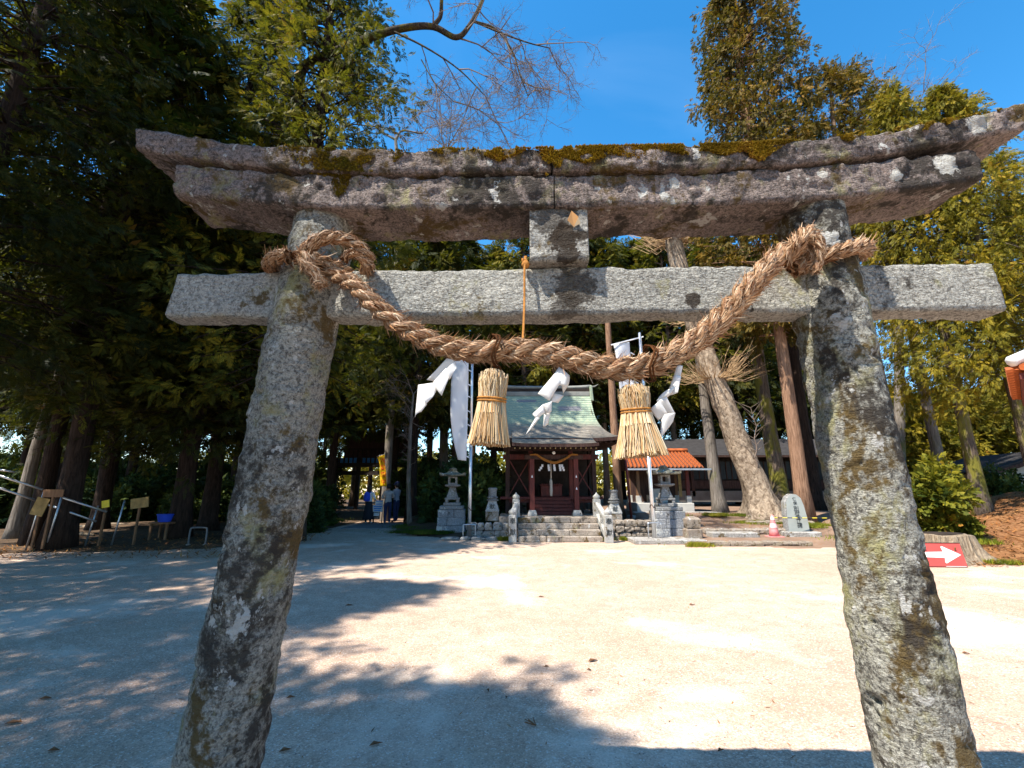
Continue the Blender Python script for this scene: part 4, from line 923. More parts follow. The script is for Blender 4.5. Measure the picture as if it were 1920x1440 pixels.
banner('white_banner', 'white banner hung from the slanting crossbar above the wide straw tassel', [((1151, 646), (1180, 641)), ((1156, 680), (1184, 675)), ((1161, 720), (1190, 715)), ((1166, 760), (1194, 756)), ((1170, 830), (1198, 826))], 14.9, M['cloth'], amp=.05, seed=2, tabs=3)
for (u0, v0, u1, v1), lab in (((1152, 647, 1150, 640), ''), ((1165, 643, 1163, 637), ''), ((1179, 641, 1178, 634), '')):
    pass
# ------------------------------------------------------------------ small tiled shrine on the terrace
TY = 20.2; TZ = .62
ts_ = thing('tiled_shrine', 'small open shrine with orange tiled roof standing on stone steps', 'shrine', (gx(1245, TY, TZ), TY, TZ)); O_ = ts_.location
def tl(u, v, Y): return at(u, v, Y) - O_
x0, x1 = gx(1198, TY, 1.) - O_.x, gx(1292, TY, 1.) - O_.x
for i, (x, y) in enumerate(((x0, 0), (x1, 0), (x0, 1.5), (x1, 1.5))):
    p = MB(); p.box((x, y, 1.0), (.14, .14, 1.7)); p.build('post', M['brown_wood'] if i != 1 else M['red_wood'], ts_, bevel=.01)
    p = MB(); p.box((x, y, .35), (.2, .2, .7)); p.build('post_base', M['plaster'], ts_, bevel=.01)
p = MB(); p.box(((x0 + x1) / 2, .75, .2), (x1 - x0 + .3, 1.9, .4)); p.build('plinth', M['plaster'], ts_, bevel=.02)
p = MB(); p.box(((x0 + x1) / 2, 1.45, 1.1), (x1 - x0 - .1, .06, 1.4)); p.build('back_wall', M['dark_wood'], ts_)
p = MB(); p.box(((x0 + x1) / 2 + .05, .9, .55), (.9, .5, .34)); p.build('altar', M['plaster'], ts_, bevel=.01)
p = MB(); p.box(((x0 + x1) / 2 + .05, 1.0, .85), (.5, .35, .3)); p.build('altar_step', M['plaster'], ts_, bevel=.01)
p = MB(); p.box(((x0 + x1) / 2, -.02, 1.82), (x1 - x0 + .3, .12, .14)); p.build('beam', M['red_wood'], ts_)
p = MB(); p.box((x1 - .22, .3, 1.2), (.12, .05, 1.1)); p.build('yellow_board', M['tan_wood'], ts_)
for i, (dy, dz, w_) in enumerate(((-.55, -.02, 3.6), (-.95, -.14, 4.2))):
    p = MB(); p.box(((x0 + x1) / 2 + .3, dy, dz), (w_, .5, .16)); p.build('front_step', M['concrete'], ts_, bevel=.02)
# roof of individual tiles in rows
EL, ER, RL, RR_ = tl(1188, 884, TY - .55), tl(1322, 884, TY - .55), tl(1230, 846, TY + .75), tl(1304, 846, TY + .75)
EL = Vector((x0 - .55, -.55, 1.86)); ER = Vector((x1 + .55, -.55, 1.86)); RL = Vector((x0 - .4, .75, 2.62)); RR_ = Vector((x1 + .4, .75, 2.62))
nrow, ncol = 8, 19; tm_ = MB(); tw_ = (ER.x - EL.x) / ncol; sl_ = (RL - EL); sl_.x = 0; tlen = sl_.length / nrow * 1.18; ang = math.atan2(sl_.z, sl_.y)
V = []; 
for j in range(3):
    for i in range(7): a = i / 6; V.append((-tw_ / 2 + tw_ * a, j / 2 * tlen, .045 * math.sin(a * 2 * math.pi) * (1 if True else 0)))
tm_.add(V, [(j * 7 + i, j * 7 + i + 1, (j + 1) * 7 + i + 1, (j + 1) * 7 + i) for j in range(2) for i in range(6)])
tm_.add([(x, y, z) for x, y, z in V[:7]] + [(x, y, z - .03) for x, y, z in V[:7]], [(i, i + 1, 8 + i, 7 + i) for i in range(6)]); tmesh = tm_.mesh('roof_tile', M['orange_tile'])
rnd = random.Random(8)
for side in (1, -1):
    for r_ in range(nrow):
        f_ = r_ / nrow; xl = EL.x + (RL.x - EL.x) * f_; xr = ER.x + (RR_.x - ER.x) * f_
        for c_ in range(ncol):
            if side == -1 and c_ > 3 and r_ > 0: continue
            o = link('roof_tile', tmesh, ts_, (xl + (xr - xl) * (c_ + .5) / ncol, EL.y + sl_.y * f_ if side == 1 else 2 * RL.y - EL.y - sl_.y * f_, EL.z + sl_.z * f_ + .03 + rnd.uniform(-.006, .006)))
            o.rotation_euler = (ang if side == 1 else -ang, 0, 0 if side == 1 else 0); o.scale = ((xr - xl) / (ER.x - EL.x), 1 if side == 1 else -1, 1)
p = MB(); p.add([EL, ER, RR_, RL, Vector((EL.x, 2 * RL.y - EL.y, EL.z)), Vector((ER.x, 2 * RL.y - EL.y, ER.z))], [(0, 1, 2, 3), (3, 2, 5, 4)]); bo = p.build('roof_deck', M['dark_wood'], ts_); md = bo.modifiers.new('thickness', 'SOLIDIFY'); md.thickness = .05
p = MB(); p.tube([RL + Vector((0, 0, .08)), RR_ + Vector((0, 0, .08))], .09, 8); p.build('ridge_tiles', M['orange_tile'], ts_)
p = MB(); p.bar(EL + Vector((0, -.02, -.06)), ER + Vector((.3, -.02, -.06)), .04, .07); p.build('gutter', M['galv'], ts_)
p = MB(); p.tube([(-.12, 0, 0), (0, 0, .0)], .01); 
t = thing('red_pole', 'thin dull red pole standing left of the tiled shrine', 'pole', (gx(1185, 18.2, .3), 18.2, .3)); p = MB(); p.tube([(0, 0, 0), (-.12, 0, 2.6)], .05, 10); p.build('pole', M['red_wood'], t, smooth=True); p = MB(); p.lathe([(.09, 0), (.09, .06), (.06, .08)], 10); p.build('foot', M['red_wood'], t)
t = thing('blue_sheet', 'bright blue plastic sheet behind the tiled shrine', 'sheet', (gx(1206, 24), 24, .6)); p = MB(); 
p.add([(-.35 + .7 * i / 6, .05 * math.sin(i * 2.1 + j), 1.9 - 1.0 * j / 5) for j in range(6) for i in range(7)], [(j * 7 + i, j * 7 + i + 1, (j + 1) * 7 + i + 1, (j + 1) * 7 + i) for j in range(5) for i in range(6)]); c_ = p.build('sheet', M['blue_print'], t); c_.modifiers.new('t', 'SOLIDIFY').thickness = .01
p = MB(); p.tube([(-.4, 0, 1.95), (.4, 0, 1.95)], .02, 6); p.tube([(-.4, 0, 0), (-.4, 0, 1.95)], .02, 6); p.tube([(.4, 0, 0), (.4, 0, 1.95)], .02, 6); p.build('frame', M['galv'], t)

# ------------------------------------------------------------------ long dark hall behind
lh = thing('long_hall', 'long low dark wooden hall in the shade behind the big leaning tree', 'building', (gx(1410, 26, 1), 26.5, .9)); Lx0, Lx1 = gx(1255, 26, 1) - lh.location.x, gx(1570, 26, 1) - lh.location.x
p = MB(); p.box(((Lx0 + Lx1) / 2, 1.6, 1.3), (Lx1 - Lx0, 3, 2.6)); p.build('wall', M['black_wood'], lh)
p = MB(); p.box(((Lx0 + Lx1) / 2, -.02, .3), (Lx1 - Lx0 + .1, .2, .6)); p.build('base_wall', M['shade_plaster'], lh)
p = MB(); p.box(((Lx0 + Lx1) / 2, .05, .95), (Lx1 - Lx0, .08, .45)); p.build('lower_panel', M['dark_wood'], lh)
for x in np.linspace(Lx0, Lx1, 7):
    p = MB(); p.box((x, -.02, 1.5), (.16, .2, 2.4)); p.build('post', M['dark_wood'], lh)
for x in np.linspace(Lx0, Lx1, 7)[:-1]:
    w_ = (Lx1 - Lx0) / 6; wi = MB(); wi.box((x + w_ / 2, .06, 1.75), (w_ - .3, .06, 1.0)); wo_ = wi.build('window', M['glass'], lh)
    for q in (-.25, 0, .25): b_ = MB(); b_.box((x + w_ / 2 + q * (w_ - .3), .02, 1.75), (.05, .05, 1.0)); b_.build('window_bar', M['dark_wood'], wo_)
p = MB(); p.prism([(-.9, 2.55), (1.6, 3.7), (4.2, 2.6), (4.2, 2.5), (1.6, 3.55), (-.9, 2.42)], 0, 1); V2 = p.v; p = MB(); n = 6; p.add([(Lx0 - .6, y, z) for y, _, z in V2[:6]] + [(Lx1 + .6, y, z) for y, _, z in V2[:6]], [tuple(range(6)), tuple(range(11, 5, -1))] + [((i + 1) % 6, i, 6 + i, 6 + (i + 1) % 6) for i in range(6)]); p.build('roof', M['slate_tile'], lh)
p = MB(); p.bar((Lx0 - .6, -.95, 2.48), (Lx1 + .6, -.95, 2.48), .06, .1); p.build('eave_board', M['dark_wood'], lh)

# ------------------------------------------------------------------ monument, cone, tape, sign
mo_ = thing('stone_monument', 'tall rounded grey-green stone slab with an engraved column of characters', 'monument', (gx(1496, 15.6), 15.6, .08), R(-4))
p = MB(); p.box((.05, 0, .07), (1.15, .62, .22)); p.build('base', M['concrete'], mo_, bevel=.03)
prof = [(-.36, .16), (.36, .16), (.33, .6), (.27, 1.0), (.19, 1.25), (.06, 1.36), (-.1, 1.37), (-.24, 1.28), (-.33, 1.1), (-.36, .7)]
p = MB(); p.prism(prof, -.13, .13); p.build('slab', M['lantern'], mo_, bevel=.03)
p = MB(); p.prism([(x * .90 + .02, .17 + (z - .16) * .975) for x, z in prof], -.137, -.129); p.build('polished_face', M['slate'], mo_)
for i, (ch, sz) in enumerate((('仁', .12), ('保', .12), ('別', .17), ('府', .17), ('金', .17), ('江', .16), ('碑', .17))):
    o = link('engraved_character', text_mesh('engraved_character', ch, sz, M['ink'], .003), mo_, (-.02 + .012 * i, -.141, 1.20 - .135 * i - (.04 if i > 1 else 0))); o.rotation_euler = (R(90), 0, 0)
co = thing('traffic_cone', 'faded pink-red traffic cone standing by the stone monument', 'traffic cone', (gx(1455, 15.2), 15.25, .10))
p = MB(); p.box((0, 0, .02), (.42, .42, .04)); p.build('base', M['pink_plastic'], co, bevel=.01)
p = MB(); p.lathe([(.16, .04), (.13, .2), (.105, .32), (.07, .5), (.04, .68), (.03, .69)], 18); p.build('cone', M['pink_plastic'], co, smooth=True)
p = MB(); p.lathe([(.118, .30), (.092, .43)], 18, cap=False); p.build('band', M['cone_band'], co, smooth=True)
p = MB(); p.lathe([(.0715, .54), (.052, .64)], 18, cap=False); p.build('band', M['cone_band'], co, smooth=True)
tp_ = thing('barrier_pole', 'thin yellow and black striped barrier pole laid across in front of the monument', 'barrier', (gx(1455, 15.2), 15.25, .7))
a_ = Vector((0, 0, 0)); b_ = Vector((2.3, .1, -.02))
for i in range(14):
    p = MB(); p.tube([a_.lerp(b_, i / 14), a_.lerp(b_, (i + 1) / 14)], .014, 6); p.build('stripe', M['tape_yellow'] if i % 2 == 0 else M['ink'], tp_)
sg = thing('arrow_sign', 'red board with a white arrow leaning against the tree stump', 'sign', (gx(1768, 10.2), 10.15, 0), R(-4))
tilt = Matrix.Rotation(R(-10), 4, 'X')
p = MB(); p.box((0, 0, .25), (.88, .02, .46)); o = p.build('board', M['red_paint'], sg); o.matrix_local = tilt
p = MB(); p.box((0, .0, .487), (.90, .03, .016)); o = p.build('top_edge', M['dark_wood'], sg); o.matrix_local = tilt
p = MB(); p.prism([(-.38, .20), (.05, .19), (.03, .10), (.05, .08), (.39, .25), (.06, .42), (.03, .41), (.05, .31), (-.38, .30)], -.0155, -.0115); o = p.build('arrow', M['white_paint'], sg); o.matrix_local = tilt
p = MB(); p.prism([(.02, .018), (.42, .018), (.42, .026), (.02, .026)], -.0155, -.0115); o = p.build('lower_line', M['white_paint'], sg); o.matrix_local = tilt
p = MB(); p.bar((-.3, .02, .4), (-.3, .2, 0), .02); p.bar((.3, .02, .4), (.3, .2, 0), .02); p.build('prop', M['brown_wood'], sg)
stp = thing('tree_stump', 'wide pale weathered tree stump with flaring roots beside the gravel', 'stump', (gx(1785, 11.0), 11.1, 0))
na = 56; prof = [(1.55, -.06), (1.25, .06), (1.0, .2), (.84, .38), (.75, .6), (.73, .66), (.66, .68)]; V = []; rg = random.Random(2); ph = [rg.uniform(0, 6) for _ in range(4)]
for r_, z in prof:
    for k in range(na):
        a = 2 * math.pi * k / na; fl = max(0, (.62 - z)) / .62; rr_ = .72 + (r_ - .72) * (.45 + .55 * max(0, math.sin(a * 5 + ph[0])) ** 2 + .4 * max(0, math.cos(a * 3 + ph[1])) ** 4) + .03 * math.sin(a * 13 + ph[2]) + .02 * math.sin(a * 23 + ph[3]); V.append((math.cos(a) * rr_, math.sin(a) * rr_ * .8, z + .02 * math.sin(a * 4)))
p = MB(); p.add(V, [(i * na + k, i * na + (k + 1) % na, (i + 1) * na + (k + 1) % na, (i + 1) * na + k) for i in range(len(prof) - 1) for k in range(na)] + [tuple(range((len(prof) - 1) * na, len(prof) * na))]); p.build('stump_wood', M['stump'], stp); stp.scale = (.78, .78, .86)
p = MB(); p.lathe([(.52, .66), (.50, .71), (.3, .72)], 20, sy=.8); p.build('hollow', M['black_wood'], stp)

# ------------------------------------------------------------------ house far right, roof corner at the edge
hs_ = thing('small_house', 'small grey gabled house behind the trees at the edge of the slope', 'house', (gx(2015, 19, 1.4), 19.5, 1.2), R(-16))
p = MB(); p.prism([(-1.9, 0), (1.9, 0), (1.9, 1.1), (0, 1.75), (-1.9, 1.1)], 0, 5); p.build('wall', M['plaster'], hs_)
for sx in (-1, 1):
    p = MB(); p.add([(0, -.5, 1.95), (0, 5.3, 1.95), (sx * 2.5, 5.3, 1.05), (sx * 2.5, -.5, 1.05)], [(0, 1, 2, 3)]); o = p.build('roof_slope', M['slate_tile'], hs_); o.modifiers.new('t', 'SOLIDIFY').thickness = .1
    rbm = MB(); rbm.bar((0, 0, 0), (sx * 2.5, 0, -.90), .12, .05); me_ = rbm.mesh('tile_row', M['slate_tile'])
    for k in range(16): link('tile_row', me_, hs_, (0, -.4 + k * .36, 1.99))
    p = MB(); p.bar((0, -.53, 1.88), (sx * 2.5, -.53, .98), .05, .16); p.build('barge_board', M['dark_wood'], hs_)
p = MB(); p.box((.2, -.02, .75), (.9, .05, .6)); wo_ = p.build('window', M['glass'], hs_); p = MB(); p.box((.2, -.05, .75), (.05, .04, .6)); p.build('mullion', M['plaster'], wo_)
cE0 = at(1900, 694, 7.0); pv = thing('tiled_pavilion', 'corner of an orange tiled pavilion roof at the far right edge', 'pavilion', (cE0.x, cE0.y, 0), R(-48)); zE = cE0.z
for dx, dy in ((.5, .5), (3.4, .5), (.5, 3.2), (3.4, 3.2)): p = MB(); p.box((dx, dy, (zE - .1) / 2), (.16, .16, zE - .1)); p.build('post', M['red_wood'], pv)
p = MB(); p.box((1.95, 1.85, zE - .10), (3.8, 3.6, .10)); p.build('soffit', M['red_wood'], pv)
p = MB(); p.add([(0, 0, zE), (3.9, 0, zE), (3.9, 3.7, zE), (0, 3.7, zE), (1.9, 1.85, zE + 1.2)], [(0, 1, 4), (1, 2, 4), (2, 3, 4), (3, 0, 4), (3, 2, 1, 0)]); p.build('roof_deck', M['orange_tile'], pv)
etm = MB(); etm.tube([(0, -.08, .02), (0, .5, .12)], .06, 8); em = etm.mesh('eave_tile', M['orange_tile'])
for k in range(14): link('eave_tile', em, pv, (.12 + k * .27, 0, zE))
etm = MB(); etm.tube([(-.08, 0, .02), (.5, 0, .12)], .06, 8); em = etm.mesh('eave_tile', M['orange_tile'])
for k in range(13): link('eave_tile', em, pv, (0, .12 + k * .27, zE))
p = MB(); p.tube([(-.0, -.0, zE + .14), (.9, .85, zE + .66), (1.9, 1.85, zE + 1.3)], [.09, .08, .09], 8); p.build('hip_ridge', M['white_paint'], pv, smooth=True)

# ------------------------------------------------------------------ left: people, notice stand, yellow banner, dark gatehouse, fence
def person(label, loc, rz, top, bottom, shoe, pose, hair='long', cap=None, skirt=False, sc=1.0):
    """one continuous skinned body; pose gives the joints of the arms"""
    t = thing('person', label, 'person', loc, rz, 'people by the notice stand'); t.scale = (sc, sc, sc)
    J = {'pel': (0, 0, .92, .15), 'wai': (0, 0, 1.06, .135), 'che': (0, .01, 1.28, .155), 'shb': (0, .01, 1.40, .10), 'nek': (0, .015, 1.47, .052), 'hd0': (0, .03, 1.54, .075), 'hd1': (0, .03, 1.62, .095), 'hd2': (0, .025, 1.70, .07), 'nose': (0, .125, 1.605, .014)}
    E_ = [('pel', 'wai'), ('wai', 'che'), ('che', 'shb'), ('shb', 'nek'), ('nek', 'hd0'), ('hd0', 'hd1'), ('hd1', 'hd2'), ('hd1', 'nose')]
    for s, sx in (('l', -1), ('r', 1)):
        st_ = pose.get('stride', 0) * sx
        J.update({s + 'hip': (sx * .095, 0, .86, .11), s + 'kne': (sx * .10, .02 + st_ * .5, .48, .075), s + 'ank': (sx * .105, st_, .09, .05), s + 'toe': (sx * .12, st_ + .17, .04, .042), s + 'sho': (sx * .175, .01, 1.39, .075)})
        el, wr = pose[s]; J[s + 'elb'] = (*el, .05); J[s + 'wri'] = (*wr, .035); d_ = (Vector(wr) - Vector(el)).normalized(); pm = Vector(wr) + d_ * .06; J[s + 'plm'] = (*pm, .036)
        E_ += [('pel', s + 'hip'), (s + 'hip', s + 'kne'), (s + 'kne', s + 'ank'), (s + 'ank', s + 'toe'), ('shb', s + 'sho'), (s + 'sho', s + 'elb'), (s + 'elb', s + 'wri'), (s + 'wri', s + 'plm')]
        sd = d_.cross(Vector((0, 0, 1))); sd = sd.normalized() if sd.length > .1 else Vector((1, 0, 0))
        for k in range(4):
            q = pm + sd * (.022 * (k - 1.5)) + d_ * .05; q2 = q + d_ * (.03 + .008 * (1.5 - abs(k - 1.5))) + Vector((0, 0, -.012)); J[f'{s}f{k}'] = (*q, .009); J[f'{s}g{k}'] = (*q2, .008); E_ += [(s + 'plm', f'{s}f{k}'), (f'{s}f{k}', f'{s}g{k}')]
        q = pm + sd * (-.045 * sx) + d_ * .01; J[s + 'thu'] = (*q, .010); E_.append((s + 'plm', s + 'thu'))
    keys = list(J); me = bpy.data.meshes.new('body'); me.from_pydata([J[k][:3] for k in keys], [(keys.index(a), keys.index(b)) for a, b in E_], [])
    o = bpy.data.objects.new('body', me); COL.objects.link(o); sk = o.modifiers.new('skin', 'SKIN')
    for i, k in enumerate(keys): me.skin_vertices[0].data[i].radius = (J[k][3] * (1.12 if k in ('pel', 'wai', 'che', 'shb') else 1), J[k][3] * (.78 if k in ('pel', 'wai', 'che') else 1)); me.skin_vertices[0].data[i].use_root = (k == 'pel')
    sk.use_smooth_shade = True; ss = o.modifiers.new('sub', 'SUBSURF'); ss.levels = ss.render_levels = 1
    dg = bpy.context.evaluated_depsgraph_get(); m2 = bpy.data.meshes.new_from_object(o.evaluated_get(dg)); bpy.data.objects.remove(o)
    m2.materials.clear(); [m2.materials.append(M[k]) for k in (top, bottom, shoe, 'skin')]
    for f in m2.polygons:
        c = f.center; mi_ = 0
        if c.z < .10: mi_ = 2
        elif c.z < .95: mi_ = 1
        elif c.z > 1.475: mi_ = 3
        for s in 'lr':
            if (c - Vector(pose[s][1])).length < .13 and (c - Vector(pose[s][1])).dot(Vector(pose[s][1]) - Vector(pose[s][0])) > 0: mi_ = 3
        f.material_index = mi_; f.use_smooth = True
    link('body', m2, t)
    for sx in (-1, 1): p = MB(); p.lathe([(.002, -.01), (.011, -.004), (.011, .004), (.002, .01)], 8, c=(sx * .035, .118, 1.63)); p.build('eye', M['ink'], t, smooth=True)
    p = MB()
    if hair == 'long': p.lathe([(.06, 1.40), (.10, 1.46), (.112, 1.56), (.118, 1.64), (.105, 1.72), (.06, 1.775), (.004, 1.785)], 16, c=(0, -.018, 0), sy=.95)
    else: p.lathe([(.085, 1.56), (.108, 1.61), (.110, 1.67), (.098, 1.73), (.055, 1.775), (.004, 1.785)], 16, c=(0, -.012, 0))
    p.build('hair', M['hair'], t, smooth=True)
    if cap: p = MB(); p.lathe([(.118, 1.67), (.118, 1.72), (.09, 1.79), (.004, 1.81)], 16, c=(0, .01, 0)); p.box((0, .15, 1.68), (.16, .12, .015)); p.build('cap', M[cap], t)
    if skirt: p = MB(); p.lathe([(.26, .20), (.25, .28), (.215, .55), (.185, .8), (.16, 1.0), (.15, 1.02)], 20, sy=.82); p.build('skirt', M[bottom], t, smooth=True)
    return t
pA = person('person seen from behind in white top and long dark skirt carrying a blue backpack', (gx(689, 21.6), 21.6, .06), R(-12), 'white_cloth2', 'dark_skirt', 'shoe', {'l': ((-.26, .06, 1.14), (-.2, .26, 1.05)), 'r': ((.26, .06, 1.14), (.18, .28, 1.08)), 'stride': .02}, skirt=True, sc=.97)
pB = person('person in grey jacket, dark jeans and white shoes reading at the notice stand', (gx(725, 21.5), 21.5, .06), R(18), 'grey_cloth', 'navy', 'shoe', {'l': ((-.27, .08, 1.14), (-.14, .30, 1.14)), 'r': ((.27, .1, 1.16), (.12, .32, 1.18)), 'stride': .06}, hair='short', sc=1.0)
pC = person('person in dark cap and grey vest standing behind the other two', (gx(741, 22.6), 22.6, .06), R(62), 'grey_vest', 'navy', 'navy', {'l': ((-.26, .1, 1.15), (-.12, .3, 1.2)), 'r': ((.26, .1, 1.15), (.1, .3, 1.2)), 'stride': .03}, hair='short', cap='navy', sc=1.05)
bp = thing('backpack', 'bright blue backpack on the back of the person in the white top', 'backpack', pA.matrix_basis @ Vector((0, -.235, 1.03)), R(-12))
p = MB(); p.lathe([(.10, 0), (.155, .03), (.165, .14), (.155, .26), (.125, .36), (.06, .41), (.004, .42)], 16, sy=.6); p.build('bag', M['blue_cloth'], bp, smooth=True)
p = MB(); p.lathe([(.09, .04), (.11, .06), (.11, .18), (.08, .21)], 12, c=(0, -.065, 0), sy=.5); p.build('pocket', M['blue_cloth'], bp, smooth=True)
for sx in (-1, 1): p = MB(); p.tube([(sx * .09, .06, .34), (sx * .10, .14, .40), (sx * .11, .24, .36)], .02, 6); p.build('strap', M['blue_cloth'], bp)
p = MB(); p.tube([(-.03, -.03, .41), (0, -.03, .46), (.03, -.03, .41)], .008, 6); p.build('handle', M['blue_cloth'], bp)
nb = thing('notice_stand', 'small stand with blue and white printed notices between the people', 'notice stand', (gx(706, 21.9), 21.95, .06))
for x, z, w_, h_, nl in ((.05, .92, .36, .22, 2), (0, .66, .48, .30, 3)):
    p = MB(); p.box((x, 0, z), (w_, .02, h_)); bo = p.build('notice', M['white_card'], nb)
    for k in range(nl): p = MB(); p.box((x - .01 * k, -.0125, z + h_ * (.30 - .6 * k / max(1, nl - 1))), (w_ * (.82 - .1 * k), .004, h_ * .17)); p.build('printed_line', M['blue_print'], bo)
for sx in (-1, 1): p = MB(); p.bar((sx * .2, .03, 0), (sx * .2, .03, 1.05), .03); p.build('leg', M['dark_wood'], nb)
p = MB(); p.box((0, .2, .80), (.6, .4, .03)); p.build('shelf', M['dark_wood'], nb); 
for sx in (-1, 1): p = MB(); p.bar((sx * .27, .37, 0), (sx * .27, .37, .79), .03); p.build('leg', M['dark_wood'], nb)
p = MB(); p.box((-.05, .02, .40), (.26, .02, .16)); p.build('notice', M['white_card'], nb)
yb = banner('yellow_banner', 'tall yellow banner with red characters behind the people', [((707, 857), (721, 852)), ((712, 872), (722, 868)), ((712, 888), (724, 886)), ((713, 912), (725, 912))], 23.0, M['yellow_cloth'], amp=.02, tabs=0)
for i, ch in enumerate('大公開中'):
    o = link('character', text_mesh('character', ch, .27, M['red_ink'], .004), yb, at(717.6 + (0, .5, 1, 2)[i], 863 + 13.6 * i, 22.95) - yb.location); o.rotation_euler = (R(90), 0, 0)
p = MB(); p.tube([at(722, 851, 23.02) - yb.location, Vector(((at(727, 912, 23.02) - yb.location).x, .02, -yb.location.z + .03))], .014, 6); p.tube([at(706, 856, 23.02) - yb.location, at(722.5, 851, 23.02) - yb.location], .01, 6); p.build('pole', M['galv'], yb)
gh = thing('gatehouse', 'dark timber gatehouse in deep shade beyond the people', 'building', (gx(690, 34), 34, .05)); gw = 2.6
for x in (-gw, -.9, .9, gw): p = MB(); p.box((x, 0, 1.9), (.26, .26, 3.8)); p.build('post', M['black_wood'], gh)
p = MB(); p.box((0, .6, 3.3), (2 * gw + .6, 1.6, .25)); p.build('floor', M['black_wood'], gh)
p = MB(); p.box((0, 0, 2.7), (2 * gw, .2, .3)); p.build('beam', M['black_wood'], gh)
for i in range(17): p = MB(); p.box((-gw + i * 2 * gw / 16, -.2, 3.9), (.08, .06, 1.0)); p.build('baluster', M['black_wood'], gh)
p = MB(); p.box((0, -.2, 4.42), (2 * gw + .3, .1, .1)); p.build('handrail', M['black_wood'], gh)
p = MB(); p.box((0, .25, 3.62), (2 * gw, .03, .38)); p.build('blue_light_strip', M['blue_print'], gh)  # flat blue strip standing in for bluish light through the railing
p = MB(); p.box((0, 1.6, 4.6), (2 * gw, .1, 2.2)); p.build('upper_wall', M['dark_wood'], gh)
p = MB(); p.prism([(-gw - 1.2, 5.6), (0, 7.4), (gw + 1.2, 5.6), (gw + 1.2, 5.45), (0, 7.2), (-gw - 1.2, 5.45)], -1.4, 2.6); p.build('roof', M['slate_tile'], gh)

# pipe fence, leaning boards and small things in the shade at the left edge
fc = thing('pipe_fence', 'bright metal pipe railing slanting down into the shade at the far left', 'fence', (-14.5, 13.0, .1)); F0 = fc.location
def fr(u, v, Y): return at(u, v, Y) - F0
for (a_, b_) in (((0, 892, 12.0), (80, 918, 12.6)), ((0, 915, 12.0), (66, 938, 12.6)), ((118, 933, 12.6), (200, 960, 13.2)), ((90, 946, 12.6), (180, 978, 13.2)), ((0, 881, 12.2), (28, 885, 12.4))):
    p = MB(); p.tube([fr(*a_), fr(*b_)], .028, 10); p.build('rail', M['galv'], fc, smooth=True)
for (u, v, Y, v2) in ((184, 948, 13.2, 1010), (234, 938, 13.4, 1000), (84, 918, 12.6, 1005), (118, 925, 12.6, 1005)):
    a_ = fr(u, v, Y); p = MB(); p.tube([a_, Vector((a_.x - .15, a_.y, -.08))], .022, 8); p.build('post', M['galv'], fc, smooth=True)
def board(name, label, u, v, Y, w_, h_, rz, mat, cat='board', legs=True, lean=-8):
    c_ = at(u, v, Y); t = thing(name, label, cat, (c_.x, c_.y, .08), rz); p = MB(); p.box((0, 0, c_.z - .08), (w_, .025, h_), rot=Matrix.Rotation(R(lean), 3, 'Y')); p.build('board', mat, t)
    if legs: p = MB(); p.bar((0, .03, 0), (0, .03, c_.z - .08), .05); p.build('stake', M['brown_wood'], t)
    return t
board('notice_board', 'small pale tan notice board on a stake in the shade', 262, 943, 13.4, .50, .28, 0, M['tan_wood'])
board('wooden_board', 'yellowish weathered board tied to the pipe railing', 75, 950, 12.55, .30, .46, .2, M['tan_wood'], lean=14)
board('wooden_board', 'broken brown board above the pipe railing', 100, 925, 12.5, .5, .2, .1, M['brown_wood'], lean=0)
board('yellow_tag', 'small yellow tag hung near the end of the pipe railing', 198, 945, 13.2, .2, .2, 0, M['tape_yellow'], lean=-12)
us = thing('bicycle_hoop', 'grey metal hoop standing at the shaded gravel edge', 'metal hoop', (gx(368, 13.6), 13.6, .02)); p = MB(); p.tube(catmull([Vector(q) for q in ((-.24, 0, -.02), (-.24, 0, .42), (-.17, 0, .5), (.17, 0, .5), (.24, 0, .42), (.24, 0, -.02))], 4), .024, 8); p.build('hoop', M['hoop_grey'], us, smooth=True)
for sx in (-1, 1): p = MB(); p.lathe([(.06, 0), (.06, .05), (.03, .07)], 10, c=(sx * .24, 0, 0)); p.build('socket', M['concrete'], us)
t = thing('blue_bucket', 'blue tub beside a dark trunk in the shade', 'tub', (gx(302, 14.6), 14.6, .62)); p = MB(); p.lathe([(.16, 0), (.2, .12), (.22, .22), (.21, .225)], 16); p.build('tub', M['blue_cloth'], t); p = MB(); p.lathe([(.225, .2), (.235, .215), (.225, .23)], 16); p.build('rim', M['blue_cloth'], t)
t2 = thing('timber_stand', 'low timber stand under the blue tub', 'stand', (t.location.x, 14.6, .1)); p = MB(); p.box((0, 0, .49), (.6, .5, .05)); p.build('top', M['brown_wood'], t2)
for a_ in (-.24, .24):
    for b_ in (-.2, .2): p = MB(); p.box((a_, b_, .235), (.06, .06, .47)); p.build('leg', M['brown_wood'], t2)
for i, (u, v, Y, L_, rz) in enumerate(((150, 975, 13.0, 1.6, .1), (170, 990, 12.6, 1.4, -.1), (60, 985, 12.4, 1.2, .2), (215, 985, 13.2, 1.0, .5), (140, 1003, 12.2, .9, .2), (320, 985, 14.0, .9, 0.1))):
    Y = ground_y(v, .2); c_ = at(u, v, Y); L_ *= Y / 13; p = MB(); p.tube([(-L_ / 2, 0, 0), (0, .05, .03), (L_ / 2, 0, .0)], [.06, .07, .05], 9); o = p.build('log', M['stump'], None, (c_.x, Y, max(.10, c_.z)), smooth=True); o.rotation_euler = (0, .04, rz)
    tag(o, ['long pale log lying highest behind the pipe railing posts', 'pale log lying just below the longest log', 'short log lying under the yellowish board at the left edge', 'slanting log beside the tan notice board', 'short log lying at the gravel edge in front of the others', 'pale log lying right of the tan notice board'][i], 'log', 'logs in the shade')
